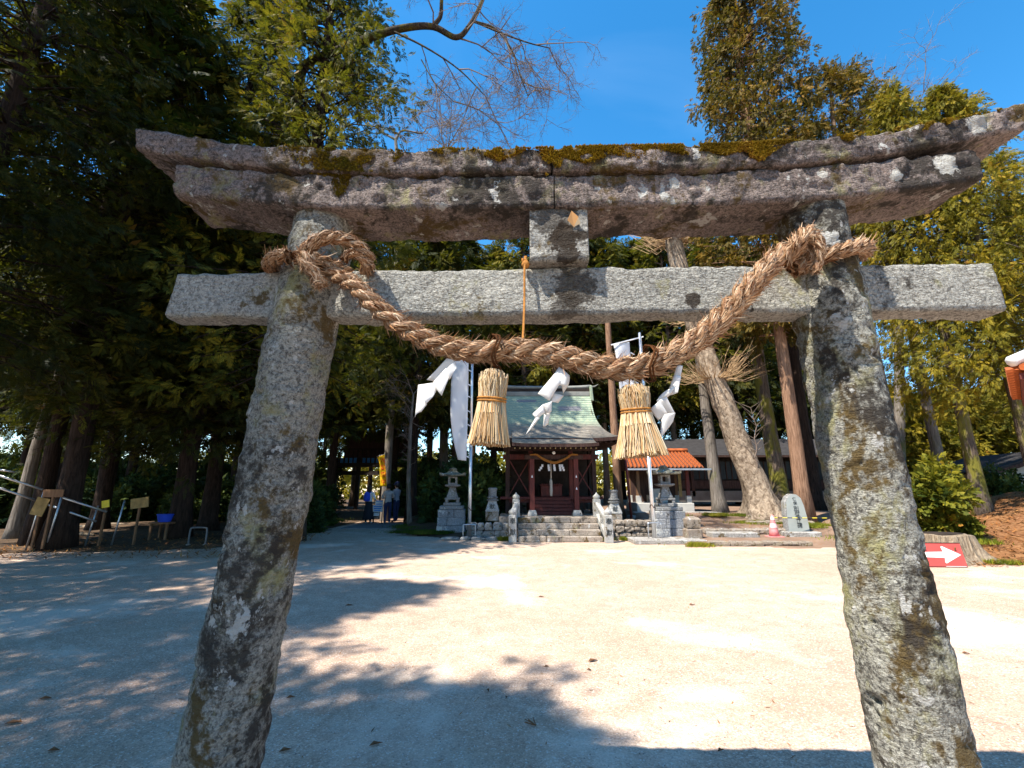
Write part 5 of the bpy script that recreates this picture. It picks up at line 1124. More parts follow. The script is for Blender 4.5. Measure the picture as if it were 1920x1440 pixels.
# ------------------------------------------------------------------ vegetation
def unit(a): return a / (np.linalg.norm(a, axis=-1, keepdims=True) + 1e-9)
def spray_template(n=8, seed=0, wid=.10):
    """flat fan of pointed leaflets along a drooping axis, unit length"""
    rg = np.random.default_rng(seed); Q = []
    for i in range(n):
        t = (i + .3) / n * .85; sd = 1 if i % 2 else -1; a = sd * rg.uniform(.5, 1.0) * (1 - .5 * t); L = (.46 - .22 * t) * rg.uniform(.8, 1.2)
        if i == n - 1: a = 0; t = .6; L = .42
        d = np.array([math.cos(a), math.sin(a)]); w = np.array([-d[1], d[0]]) * wid * .5; b = np.array([t, 0.])
        Q.append([b, b + d * L * .45 + w, b + d * L, b + d * L * .45 - w])
    Q = np.array(Q).reshape(-1, 2); z = -.30 * Q[:, 0] ** 2 - .25 * np.abs(Q[:, 1]); return np.stack([Q[:, 0], Q[:, 1], z], -1)
def sprays(O, D, L, tint, tmpl, rg, roll=.7):
    D = unit(D); up = np.array([[0, 0, 1.]]) + rg.normal(0, .25, D.shape); S = unit(np.cross(D, up)); U = np.cross(S, D)
    a = rg.normal(0, roll, (len(O), 1)); S, U = S * np.cos(a) + U * np.sin(a), U * np.cos(a) - S * np.sin(a)
    t = tmpl[None]; V = O[:, None] + L[:, None, None] * (t[..., 0:1] * D[:, None] + t[..., 1:2] * S[:, None] + t[..., 2:3] * U[:, None])
    m = tmpl.shape[0]; V = V.reshape(-1, 3); F = np.arange(len(V)).reshape(-1, 4); return V, F, np.repeat(tint, m)
def conifer_crown(name, H, z0, Rm, nbr, seed, mat, per=3, k=11, sl=.55, droop=.35, shape=.75, tip=.0, wid=.10, leaflets=8, spread=.42, bias=1.0, bright=0.0):
    rg = np.random.default_rng(seed); O = []; D = []; L = []; T = []; wood = []
    for i in range(nbr):
        t = (i + rg.uniform(0, 1)) / nbr; t = t ** bias; z = z0 + (H - z0) * t; az = rg.uniform(0, 2 * np.pi)
        prof = (1 - t) ** shape * min(1, .55 + t * 3.5) + tip; nzv = vnoise(np.array([[math.cos(az) * 1.3 + seed, math.sin(az) * 1.3, z * .35]]), seed)[0]
        r = Rm * prof * (.45 + .75 * nzv + rg.uniform(-.08, .12)); out = np.array([math.cos(az), math.sin(az), 0]); dz = droop * r * rg.uniform(.6, 1.3)
        wood.append((z, az, r, dz)); bt = rg.normal(.42 + bright, .13)
        for q in range(per):
            s = rg.uniform(.35, 1.0) if q else 1.0; c = out * r * s + np.array([0, 0, z - dz * s * s + .12 * r * s]) + rg.normal(0, .12 * r * s + .1, 3) * np.array([1, 1, .6])
            kk = k; rad = spread * rg.uniform(.7, 1.35) * (.6 + .5 * min(1, r / 2))
            d = unit(rg.normal(0, 1, (kk, 3)) + out * .9 + np.array([0, 0, .0])); o = c + d * rad * rg.uniform(.1, .8, (kk, 1))
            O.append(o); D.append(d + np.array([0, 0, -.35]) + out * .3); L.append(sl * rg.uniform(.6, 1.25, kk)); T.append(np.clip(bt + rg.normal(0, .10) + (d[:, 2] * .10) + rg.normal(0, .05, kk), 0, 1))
    V, F, TT = sprays(np.concatenate(O), np.concatenate(D), np.concatenate(L), np.concatenate(T), spray_template(leaflets, seed, wid), rg)
    return np_mesh(name, V, F, mat, False, TT), wood
def trunk_mesh(name, H, r0, r1, mat, seed, bend=.15, flare=1.5, wood=None, n=12, segs=18, lean=(0, 0), wr=.035):
    rg = random.Random(seed); p = MB(); pts = []; rad = []; ph = rg.uniform(0, 6)
    for i in range(segs + 1):
        t = i / segs; z = H * t - .15 * (1 - t); pts.append((lean[0] * H * t + bend * math.sin(t * 4 + ph) * t, lean[1] * H * t + bend * math.cos(t * 3 + ph) * t, z))
        rad.append((r0 + (r1 - r0) * t) * (1 + (flare - 1) * math.exp(-t * H / .45)) * rg.uniform(.97, 1.03))
    p.tube(pts, rad, n)
    V = np.array(p.v); d = (fbm(V * np.array([5, 5, 1.2]) + seed, 3, seed) - .5) * r0 * .35; c = np.array([pts[min(segs, i // n)] for i in range(len(V))]); o = V - c; o[:, 2] = 0; o = unit(o); V = V + o * d[:, None]; p.v = [tuple(q) for q in V]
    if wood:
        for (z, az, r, dz) in wood:
            f = min(1, max(0, z / H)); bx = np.interp(f, np.linspace(0, 1, segs + 1), [q[0] for q in pts]); by = np.interp(f, np.linspace(0, 1, segs + 1), [q[1] for q in pts]); o = Vector((math.cos(az), math.sin(az), 0)); b0 = Vector((bx, by, z))
            p.tube([b0, b0 + o * r * .5 + Vector((0, 0, -dz * .25 + .06 * r)), b0 + o * r * .95 + Vector((0, 0, -dz * .9 + .1 * r))], [wr, wr * .6, wr * .25], 4, cap=False)
    return p.mesh(name, mat, smooth=True)
def tree(name, label, loc, trunk, crown, cs=(1, 1, 1), rz=0., group=None, cat='tree', tilt=(0, 0)):
    t = thing(name, label, cat, loc, rz, group); t.rotation_euler = (tilt[0], tilt[1], rz); link('trunk', trunk, t)
    if crown: c = link('crown', crown, t); 
    t.scale = cs; return t

# --- meshes
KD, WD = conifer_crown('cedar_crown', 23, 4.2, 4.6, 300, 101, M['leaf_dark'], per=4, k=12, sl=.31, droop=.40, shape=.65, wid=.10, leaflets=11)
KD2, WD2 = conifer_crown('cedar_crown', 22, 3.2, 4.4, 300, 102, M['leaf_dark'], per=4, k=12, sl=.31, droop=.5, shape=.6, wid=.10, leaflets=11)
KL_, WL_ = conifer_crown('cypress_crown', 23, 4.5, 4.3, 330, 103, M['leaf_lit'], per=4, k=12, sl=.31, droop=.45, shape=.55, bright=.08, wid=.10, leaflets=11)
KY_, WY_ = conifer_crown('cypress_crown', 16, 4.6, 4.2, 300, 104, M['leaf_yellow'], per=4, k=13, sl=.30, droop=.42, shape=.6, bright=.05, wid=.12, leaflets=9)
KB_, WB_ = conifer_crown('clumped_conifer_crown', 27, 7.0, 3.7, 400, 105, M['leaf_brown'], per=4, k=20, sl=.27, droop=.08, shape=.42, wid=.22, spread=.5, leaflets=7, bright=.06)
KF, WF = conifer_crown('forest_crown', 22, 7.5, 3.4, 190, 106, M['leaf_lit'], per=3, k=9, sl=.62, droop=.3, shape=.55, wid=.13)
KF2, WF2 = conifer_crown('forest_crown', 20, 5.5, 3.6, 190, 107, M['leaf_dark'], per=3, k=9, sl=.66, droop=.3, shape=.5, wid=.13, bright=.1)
TD = trunk_mesh('cedar_trunk', 22.6, .33, .06, M['bark'], 1, wood=WD); TD2 = trunk_mesh('cedar_trunk', 21.6, .30, .06, M['bark'], 2, wood=WD2)
TL_ = trunk_mesh('cypress_trunk', 22.6, .36, .06, M['bark'], 3, wood=WL_); TY_ = trunk_mesh('conifer_trunk', 15.7, .33, .05, M['bark_moss'], 4, wood=WY_)
TB_ = trunk_mesh('conifer_trunk', 26.6, .34, .06, M['bark_red'], 5, wood=WB_, bend=.3); TF = trunk_mesh('forest_trunk', 21.5, .24, .05, M['bark_lit'], 6, wood=WF, n=8); TF2 = trunk_mesh('forest_trunk', 19.5, .26, .05, M['bark'], 7, wood=WF2, n=8)

# --- the big trees on the left whose shade falls over the courtyard
G1 = 'tall conifers along the shaded side of the courtyard'
LEFT = [(-11.5, -5.5, TD, KD, .95, 1.1, 'tall dark conifer behind the viewer'), (-8.1, -2.3, TL_, KL_, (1.0, 1.0, .69), 2.4, 'tall dark conifer overhanging the near corner of the courtyard'),
        (-10.9, 1.4, TD, KD, (1, 1, .80), .4, 'tall dark conifer whose branches fill the top corner above the torii'), (-13.3, 5.4, TD2, KD2, 1.05, 3.6, 'dark conifer with low sweeping branches at the far left edge'), (-12.4, 9.4, TD, KD, .98, 2.2, 'dark conifer just outside the left edge, second behind the sweeping one'),
        (-13.6, 13.6, TD, KD, (.7, .7, .95), 5.0, 'dark conifer behind the pipe railing'), (-10.5, 15.0, TD2, KD2, 1.0, 1.9, 'dark conifer with thick trunk behind the tan notice board'), (-7.1, 14.4, TL_, KL_, 1.08, .2, 'tall conifer with sunlit feathery sprays behind the shaded torii pillar'),
        (gx(388, 17), 17.0, TF2, KF2, (1.2, 1.2, .6), 4.2, 'dark conifer with a thick trunk behind the grey metal hoop'), (gx(105, 13.0), 13.0, TF2, KF2, (1.25, 1.25, .95), 1.0, 'dark slim conifer standing among the pipe railing posts'), (gx(180, 16.5), 16.5, TD, KD, (.85, .85, .68), 3.0, 'dark conifer with a broad black trunk behind the logs')]
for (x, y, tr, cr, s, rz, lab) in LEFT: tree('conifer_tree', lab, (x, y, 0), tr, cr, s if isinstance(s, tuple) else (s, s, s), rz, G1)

# --- the wood behind, trunk by trunk
ORD = 'first second third fourth fifth sixth seventh eighth ninth tenth eleventh twelfth thirteenth fourteenth fifteenth sixteenth seventeenth eighteenth nineteenth twentieth twenty-first twenty-second twenty-third twenty-fourth twenty-fifth twenty-sixth twenty-seventh twenty-eighth'.split()
rf = random.Random(12); k = 0; GF = 'slender conifers in the wood behind the shrine'; GW = 'conifers in the dark wood at left'
for (u, Y, hs__, kind) in [(615, 27, 1.0, 1), (660, 38, 1.0, 0), (690, 44, 1., 1), (735, 30, .95, 1), (770, 23, .9, 1), (800, 34, 1., 0), (850, 29, 1.0, 1), (885, 40, 1.05, 0), (925, 31, 1., 1), (957, 36, 1.0, 0), (985, 27, .98, 0), (1010, 42, 1.1, 1), (1045, 33, 1.0, 0), (1075, 29, 1.05, 1), (1110, 38, 1.1, 0), (1140, 30, 1.0, 0), (1170, 43, 1.1, 1), (1205, 33, 1.0, 1), (1240, 38, 1.05, 0), (1275, 31, 1.0, 0), (1310, 42, 1.1, 1), (1345, 34, 1.0, 0), (1390, 31, 1., 1), (1425, 40, 1.05, 0), (1465, 33, .95, 1), (1500, 44, 1., 0), (1545, 36, .9, 1)]:
    k += 1; s = hs__ * rf.uniform(.93, 1.07); tree('forest_conifer', '%s %s conifer counted from the left in the wood behind the shrine' % (ORD[k - 1], ('slender pale-barked', 'slender dark-barked')[kind]), (gx(u, Y), Y, .2), (TF, TF2)[kind], (KF, KF2)[kind], (s * 1.05, s * 1.05, s), rf.uniform(0, 6), GF)
k = 0
for (u, Y, kind) in [(-60, 22, 1), (20, 26, 1), (60, 38, 0), (90, 21, 1), (140, 30, 0), (200, 40, 1), (230, 24, 1), (290, 33, 0), (340, 22, 1), (380, 42, 0), (430, 25, 1), (480, 32, 0), (540, 28, 1), (570, 35, 0), (600, 45, 1)]:
    k += 1; s = rf.uniform(.85, 1.05); tree('forest_conifer', '%s conifer from the left edge in the dark wood beyond the pipe railing' % ORD[k - 1], (gx(u, Y), Y, .1), (TF, TF2)[kind], (KF, KF2)[kind], (s, s, s), rf.uniform(0, 6), GW)

# --- sunlit trees on the right
GR = 'sunlit trees on the right'
tree('clumped_conifer', 'tall bronze-green conifer rising into the sky with a straight reddish trunk', (gx(1512, 17.6, .4), 17.6, .35), TB_, KB_, (.78, .78, 1.04), .6, GR)
TB2 = trunk_mesh('conifer_trunk', 20.6, .30, .06, M['bark_lit'], 15, wood=None, bend=.3)
KB2, WB2 = conifer_crown('clumped_conifer_crown', 20.5, 9.0, 3.6, 160, 115, M['leaf_brown'], per=4, k=22, sl=.28, droop=.12, shape=.5, wid=.16, spread=.6, leaflets=7, bright=.12)
tree('clumped_conifer', 'bronze-green conifer with pale trunk behind the sunlit pillar', (gx(1700, 18, .6), 18.0, .5), TB2, KB2, (1, 1, 1), 2.0, GR)
tree('spreading_conifer', 'yellow-green spreading conifer with a mossy leaning trunk on the litter slope', (gx(1845, 14.6, .8), 14.6, .75), TY_, KY_, (.62, .62, 1.0), .3, GR)
tree('spreading_conifer', 'yellow-green conifer at the right edge with a dark trunk', (gx(1965, 14.0, .8), 14.0, .8), TY_, KY_, (.72, .72, .95), 2.7, GR)
tree('spreading_conifer', 'yellow-green conifer with low boughs behind the litter slope', (gx(2060, 19.5, 1), 19.5, 1.0), TY_, KY_, (.85, .85, .9), 4.4, GR)
KS, WS = conifer_crown('round_crown', 8.5, 1.0, 4.2, 150, 120, M['leaf_yellow'], per=4, k=10, sl=.5, droop=.15, shape=.35, wid=.16, spread=.6)
TS = trunk_mesh('short_trunk', 7.5, .22, .05, M['bark_grey'], 21, wood=WS)
for (u, Y, s, rz, lab) in [(1690, 30, .9, .3, 'rounded yellow-green tree seen low between the pillar and the grey slanting trunk'), (1770, 34, .95, 1.7, 'rounded yellow-green tree behind the grey slanting trunk'), (1835, 29, .85, 2.6, 'rounded yellow-green tree behind the mossy leaning trunk'), (1900, 33, .95, 4.0, 'rounded yellow-green tree behind the small grey house'), (1980, 28, .9, 5.0, 'rounded yellow-green tree behind the roof at the right edge'), (1630, 38, .8, 3.3, 'rounded yellow-green tree just behind the sunlit pillar')]:
    tree('round_tree', lab, (gx(u, Y), Y, .6), TS, KS, (s, s, s), rz, 'low rounded trees on the right')
TG = trunk_mesh('grey_trunk', 15, .24, .10, M['bark_grey'], 22, bend=.35, lean=(-.03, 0)); tree('leafless_tree', 'slender grey trunk slanting up through the gap of blue sky', (gx(1785, 20, .8), 20, .8), TG, None, group=GR)
T2 = trunk_mesh('thin_trunk', 11, .26, .13, M['bark_grey'], 23, bend=.2, lean=(-.055, 0)); tree('leafless_tree', 'thin grey trunk leaning beside the big old leaning tree', (gx(1352, 19.8, .6), 19.8, .6), T2, None)
T3 = trunk_mesh('mossy_trunk', 14, .34, .2, M['bark_moss'], 24, bend=.2, lean=(-.03, 0)); tree('leafless_tree', 'mossy yellow-lit trunk between the big leaning tree and the monument', (gx(1470, 20.5, .6), 20.5, .6), T3, None)
T4 = trunk_mesh('pale_trunk', 12, .20, .12, M['bark_red'], 25, bend=.1); tree('leafless_tree', 'sunlit tan trunk standing just right of the shrine hall', (gx(1160, 21.5, .6), 21.5, .5), T4, None)
T5 = trunk_mesh('dark_trunk', 13, .38, .2, M['bark'], 26, bend=.2); tree('leafless_tree', 'dark trunk in shadow beside the reddish conifer trunk', (gx(1530, 21.5, .6), 21.5, .6), T5, None)
T6 = trunk_mesh('leaning_pole_trunk', 9, .17, .12, M['bark_grey'], 27, bend=.15, lean=(.04, 0)); tree('leafless_tree', 'pale thin trunk catching light behind the pipe railing at the left edge', (gx(22, 14.5), 14.5, .1), T6, None)

# --- the old pollarded tree leaning over the terrace
ot = thing('old_tree', 'big old pollarded tree with scaly bark leaning towards the shrine', 'tree', (gx(1432, 18.6, .6), 18.6, .55))
oc = [Vector((0, 0, -.1))] + [at(u, v, Y) - ot.location for u, v, Y in ((1420, 920, 18.6), (1392, 850, 18.7), (1366, 780, 18.8), (1340, 715, 18.9), (1318, 650, 19.0), (1295, 580, 19.1), (1276, 510, 19.2), (1262, 450, 19.3))]
P = catmull(oc, 6); n_ = len(P); p = MB(); p.tube(P, [.47 - .10 * i / n_ + .42 * math.exp(-i / 3.2) for i in range(n_)], 28)
V = np.array(p.v); an = np.tile(np.arange(28), n_); fl = np.exp(-np.repeat(np.arange(n_), 28) / 4.0); C_ = np.array([list(P[i]) for i in np.repeat(np.arange(n_), 28)]); o = V - C_
V = C_ + o * (1 + fl * .5 * np.maximum(0, np.sin(an / 28 * 2 * np.pi * 5)) ** 2 + (fbm(V * np.array([3, 3, 2.]), 4, 5) - .5) * .35)[:, None]; p.v = [tuple(q) for q in V]; p.build('trunk', M['bark_elm'], ot, smooth=True)
def twig_burst(c, n, L, rg, up=.25, r=.02):
    p = MB()
    for i in range(n):
        a = rg.uniform(0, 2 * math.pi); e = rg.uniform(-.25, .75); d = Vector((math.cos(a) * math.cos(e), math.sin(a) * math.cos(e), math.sin(e))); l = L * rg.uniform(.5, 1.1); o = c + Vector((d.x, d.y, 0)) * .4
        m1 = o + d * l * .5; e1 = o + d * l + Vector((0, 0, up * l)); p.tube([o, m1, e1], [r, r * .7, r * .25], 4, cap=False)
        for q in range(3): b0 = o + (e1 - o) * rg.uniform(.3, .8); p.tube([b0, b0 + (d + Vector((rg.uniform(-.7, .7), rg.uniform(-.7, .7), rg.uniform(.0, .9)))) * l * .35], [r * .5, r * .15], 3, cap=False)
    return p
rg = random.Random(9)
twig_burst(at(1338, 712, 18.9) - ot.location, 80, 1.5, rg).build('twigs', M['twig_orange'], ot); twig_burst(at(1262, 452, 19.3) - ot.location, 130, 1.7, rg, .5).build('twigs', M['twig_orange'], ot); twig_burst(at(1300, 600, 19.05) - ot.location, 40, 1.0, rg).build('twigs', M['twig_orange'], ot)
p = MB()
for i in range(9):
    b0 = at(1420, 870, 18.2) - ot.location if i < 1 else b1; b1 = b0 + Vector((rg.uniform(-.1, .12), 0, .25)); p.tube([b0, b1], [.03 - .002 * i, .028 - .002 * i], 5, cap=False)
    for sd in (-1, 1): p.tube([b1, b1 + Vector((sd * rg.uniform(.3, .7), rg.uniform(-.2, .2), rg.uniform(.3, .6)))], [.015, .004], 4, cap=False)
p.tube([at(1420, 940, 18.2) - ot.location, at(1420, 870, 18.2) - ot.location], .03, 5); p.build('sucker_shoot', M['twig'], ot)

# --- bare broadleaf trees
def bare(name, label, loc, limbs, mat_limb, mat_twig, seed, levels=4, twl=1.0, group=None):
    t = thing(name, label, 'tree', loc, 0, group); rg = random.Random(seed); tw_ = MB(); lb = MB(); L0 = t.location
    def grow(p0, d, l, r, lev):
        d = d.normalized(); pts = [p0]; q = p0
        for i in range(4):
            d = (d + Vector((rg.gauss(0, .18), rg.gauss(0, .18), rg.gauss(-.02, .14)))).normalized(); q = q + d * l / 4; pts.append(q)
        tw_.tube(pts, [r * (1 - .16 * i) for i in range(5)], 4 if lev > 1 else 3, cap=False)
        if lev > 0:
            for i in range(rg.choice((3, 4, 4, 5))):
                f = rg.uniform(.25, 1.0); k_ = min(3, int(f * 4)); b = pts[k_].lerp(pts[k_ + 1], f * 4 - k_) if f < 1 else pts[4]; nd_ = (d + Vector((rg.gauss(0, .75), rg.gauss(0, .6), rg.gauss(.0, .55)))); grow(b, nd_, l * rg.uniform(.45, .75), r * .6, lev - 1)
    for pts, r0, r1, ends in limbs:
        P = catmull([Vector(q) - L0 for q in pts], 6); m_ = len(P); lb.tube(P, [r0 + (r1 - r0) * i / (m_ - 1) for i in range(m_)], 9, cap=False)
        for e_ in ends:
            i = int(e_ * (m_ - 1)); d = (P[min(i + 1, m_ - 1)] - P[max(0, i - 1)]).normalized(); grow(P[i], d + Vector((rg.gauss(0, .5), rg.gauss(0, .5), rg.gauss(.1, .5))), twl * rg.uniform(.7, 1.2), max(.022, (r0 + (r1 - r0) * e_) * .35), levels)
    lb.build('trunk', mat_limb, t, smooth=True); tw_.build('crown', mat_twig, t)
    return t
Yb = 12.0
bare('bare_tree', 'bare tree with a mossy limb reaching out over blue sky above the lintel', (gx(560, 15.2), 15.2, 0), [
    ([(gx(560, 15.2), 15.2, -.1), at(560, 700, 15.2), at(560, 400, 15.2), at(560, 160, 15.0), at(586, 112, 14.6)], .26, .17, []),
    ([at(586, 112, 14.6), at(640, 92, 13.6), at(700, 68, 12.6), at(760, 52, Yb), at(812, 50, Yb), at(855, 70, Yb), at(880, 48, Yb), at(905, 0, Yb + .3), at(925, -60, Yb + .5)], .15, .05, [.5, .62, .72, .85, .95]),
    ([at(812, 49, Yb), at(826, 30, Yb), at(828, 0, Yb - .2), at(832, -60, Yb - .3)], .08, .05, [.6, .9]), ([at(888, 40, Yb), at(930, 55, Yb), at(960, 95, Yb), at(975, 140, Yb), at(990, 180, Yb + .2)], .045, .015, [.3, .5, .7, .85, 1.0]),
    ([at(888, 40, Yb), at(940, 62, Yb), at(990, 80, Yb), at(1030, 90, Yb)], .035, .015, [.4, .6, .8, 1.0]), ([at(740, 60, Yb), at(800, 90, Yb - .2), at(860, 130, Yb - .3), at(910, 180, Yb - .2)], .035, .015, [.3, .5, .7, .9, 1.0]), ([at(790, 112, Yb), at(815, 155, Yb), at(850, 190, Yb)], .02, .01, [.5, 1.0])], M['limb_bark'], M['twig'], 5, 4, 1.5)
Yc = 30.
bare('bare_tree', 'bare twiggy tree showing its crown above the lintel left of centre', (gx(830, Yc), Yc, 0), [([(gx(830, Yc), Yc, -.1), at(835, 600, Yc), at(835, 330, Yc), at(838, 280, Yc)], .3, .12, [.9, .95, .98, 1.0, 1.0, 1.0, .97, .93])], M['bark_grey'], M['twig'], 6, 4, 4.2)
bare('bare_tree', 'bare twiggy tree between the bronze conifer and the right-hand trees', (gx(1690, 27), 27, .5), [([(gx(1690, 27), 27, .4), at(1685, 600, 27), at(1680, 330, 27), at(1678, 270, 27)], .3, .12, [.85, .9, .95, .98, 1.0, 1.0, 1.0])], M['bark_grey'], M['twig'], 7, 4, 4.0)
Yd = 24
bare('bare_tree', 'dark forked bare tree against the sky at the edge of the conifer crown', (gx(715, Yd), Yd, 0), [([(gx(720, Yd), Yd, -.1), at(742, 600, Yd), at(745, 330, Yd), at(742, 262, Yd)], .22, .09, [1.0, 1.0]), ([at(742, 262, Yd), at(720, 250, Yd), at(700, 235, Yd)], .08, .03, [.6, 1.0, 1.0]), ([at(742, 262, Yd), at(755, 245, Yd), at(790, 250, Yd), at(800, 240, Yd)], .08, .03, [.5, .8, 1.0])], M['bark_grey'], M['twig'], 8, 3, 2.0)
bare('bare_tree', 'small leafless shrub tree with pale twigs beneath the shaded conifers behind the banner', (gx(768, 20), 20, .1), [([(gx(768, 20), 20, 0), at(766, 900, 20), at(770, 800, 20), at(775, 740, 20)], .12, .04, [.4, .5, .6, .7, .8, .9, 1.0, 1.0])], M['bark_grey'], M['twig'], 9, 3, 1.2)

# --- evergreen shrubs
def bush_mesh(name, rx, ry, rz_, n, L, mat, seed, wid=.34, clumps=60, bright=.0):
    rg = np.random.default_rng(seed); c = unit(rg.normal(0, 1, (clumps, 3))) * rg.uniform(.45, 1.0, (clumps, 1)); c[:, 2] = np.abs(c[:, 2] + .25) - .1; c *= np.array([rx, ry, rz_]) * .82; bt = rg.normal(.45 + bright, .16, clumps)
    ci = rg.integers(0, clumps, n); d = unit(rg.normal(0, 1, (n, 3))); o = c[ci] + d * rg.uniform(.2, 1, (n, 1)) * np.array([rx, ry, rz_]) * .26; o[:, 2] = np.maximum(o[:, 2], .03)
    V, F, T = sprays(o, d + np.array([0, 0, .15]), L * rg.uniform(.6, 1.3, n), np.clip(bt[ci] + rg.normal(0, .1, n) + d[:, 2] * .08, 0, 1), spray_template(5, seed, wid), rg, 1.2); return np_mesh(name, V, F, mat, False, T)
BB = bush_mesh('dark_bush_crown', 1.5, 1.3, 2.6, 3800, .34, M['leaf_broad'], 31); BS = bush_mesh('yellow_bush_crown', .95, .9, 1.25, 3200, .20, M['leaf_shrub'], 32, clumps=46)
BS2 = bush_mesh('yellow_bush_crown', .75, .7, .55, 1300, .18, M['leaf_shrub'], 33, clumps=30)
stm = MB(); [stm.tube([(0, 0, -.1), (.08 * math.cos(a), .08 * math.sin(a), .5), (.5 * math.cos(a), .5 * math.sin(a), 1.3)], [.05, .04, .015], 6) for a in (0, 1.3, 2.6, 3.9, 5.2)]; stm = stm.mesh('stems', M['bark_grey'])
def shrub(label, loc, cr, s, rz, cz=0., group=None):
    t = thing('evergreen_shrub', label, 'shrub', loc, rz, group); t.scale = (s, s, s); link('stems', stm, t); link('crown', cr, t, (0, 0, cz)); return t
GS = 'dark evergreen shrubs beside the shrine'
for (u, Y, s, rz, lab) in [(848, 19.9, 1.0, 0, 'dark evergreen shrub behind the shaded stone lantern'), (880, 19.2, 1.0, 2, 'dark evergreen shrub behind the white banner and its pole'), (915, 19.6, 1.0, 4, 'dark evergreen shrub against the shaded side of the shrine hall')]: shrub(lab, (gx(u, Y), Y, .2), BB, s, rz, .1, GS)
for (u, Y, s, rz, lab) in [(-20, 27, 1.5, 1, 'bushy dark undergrowth at the far left edge behind the pale thin trunk'), (75, 30, 1.6, 2, 'bushy dark undergrowth behind the yellowish board'), (150, 27, 1.4, 3, 'bushy dark undergrowth behind the broken brown board'), (225, 32, 1.6, 4, 'bushy dark undergrowth behind the yellow tag'), (320, 30, 1.5, 5, 'bushy dark undergrowth far behind the blue tub'), (400, 34, 1.6, 6, 'bushy dark undergrowth far behind the metal hoop'), (500, 30, 1.5, 7, 'bushy dark undergrowth far behind the shaded torii pillar'), (585, 34, 1.6, 8, 'bushy dark undergrowth left of the dark gatehouse'), (790, 30, 1.5, 9, 'bushy dark undergrowth right of the dark gatehouse'), (850, 34, 1.6, 10, 'bushy dark undergrowth far behind the banner pole'), (560, 18, .7, 1, 'low dark shrub hidden behind the shaded torii pillar'), (590, 21, .7, 2, 'low dark shrub left of the paved path'), (470, 19, .6, 3, 'low dark shrub behind the metal hoop'), (330, 19, .55, 5, 'low dark shrub behind the blue tub'), (-45, 17.5, 1.0, 11, 'tall dark shrub at the far left edge beyond the pipe railing'), (60, 23, 1.1, 12, 'dark shrub in the gap behind the broken brown board'), (170, 24, 1.1, 13, 'dark shrub in the gap behind the railing end'), (255, 26, 1.1, 14, 'dark shrub in the gap behind the tan notice board'), (30, 19, .8, 6, 'low dark shrub behind the pale thin trunk at the left edge'), (135, 20, .75, 7, 'low dark shrub behind the pipe railing posts'), (225, 21, .8, 8, 'low dark shrub between the railing end and the tan notice board'), (290, 22.5, .8, 9, 'low dark shrub farther back behind the blue tub'), (420, 21.5, .8, 10, 'low dark shrub farther back behind the metal hoop')]: shrub(lab, (gx(u, Y), Y, .1), BB, s, rz, 0, 'low shrubs in the dark wood')
sh = shrub('bushy yellow-green shrub growing above the tree stump', (gx(1768, 12.0, .5), 12.15, .35), BS, 1.0, .4, .72); link('crown', BS2, sh, (.05, -.15, .15))
shrub('low yellow-green shrub on the slope behind the arrow sign', (gx(1700, 13.2, .3), 13.6, .3), BS2, 1.1, 2.0, .15); shrub('dark bush below the small grey house', (gx(1885, 17, 1), 17.0, 1.0), BB, .55, 1.0, 0)

# --- grass, litter and far woods
def blades(P, h, w, tint, rg, bend=.5):
    n = len(P); a = rg.uniform(0, 2 * np.pi, n); s = np.stack([np.cos(a), np.sin(a), a * 0], -1); l = np.stack([rg.normal(0, bend, n), rg.normal(0, bend, n), np.ones(n)], -1) * h[:, None]
    V = np.stack([P - s * w, P + s * w, P + l], 1).reshape(-1, 3); return V, np.arange(len(V)).reshape(-1, 3), np.repeat(tint, 3)
def grass(name, label, areas, n, mat, hr=(.05, .13), seed=1, hz=0., cat='grass'):
    rg = np.random.default_rng(seed); P = []
    for (cx, cy, rx, ry, wt, z) in areas:
        m_ = int(n * wt); q = rg.normal(0, .45, (m_, 2)); P.append(np.stack([cx + q[:, 0] * rx, cy + q[:, 1] * ry, z + q[:, 0] * 0], -1))
    P = np.concatenate(P); keep = fbm(P * np.array([1.5, 1.5, 0]), 3, seed) > .42; P = P[keep]; V, F, T = blades(P, rg.uniform(*hr, len(P)), .012, np.clip(fbm(P * 2, 3, seed + 2) * 1.3 - .1 + rg.normal(0, .1, len(P)), 0, 1), rg)
    o = link(name, np_mesh(name, V, F, mat, False, T), None, None, 'stuff'); o['label'] = label; o['category'] = cat; return o
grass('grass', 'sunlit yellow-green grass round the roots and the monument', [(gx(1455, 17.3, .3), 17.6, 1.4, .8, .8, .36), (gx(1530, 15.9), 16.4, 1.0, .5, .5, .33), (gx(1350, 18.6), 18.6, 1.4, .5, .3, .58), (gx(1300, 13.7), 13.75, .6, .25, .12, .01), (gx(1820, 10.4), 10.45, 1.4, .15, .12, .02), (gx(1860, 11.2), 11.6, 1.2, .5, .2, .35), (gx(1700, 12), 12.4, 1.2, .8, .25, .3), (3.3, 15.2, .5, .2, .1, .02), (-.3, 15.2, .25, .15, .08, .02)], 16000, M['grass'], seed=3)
grass('grass', 'shaded green grass strips by the path and the stone lantern', [(gx(790, 19), 19.0, .9, .9, 1.0, .12), (gx(805, 17), 16.9, 1.2, .4, .8, .08), (gx(600, 21), 20.5, .8, 2.0, .8, .15), (gx(430, 23), 23, 1.6, 1.2, .7, .22), (gx(230, 30), 30, 4, 2., .6, .22)], 12000, M['grass_shade'], seed=4)
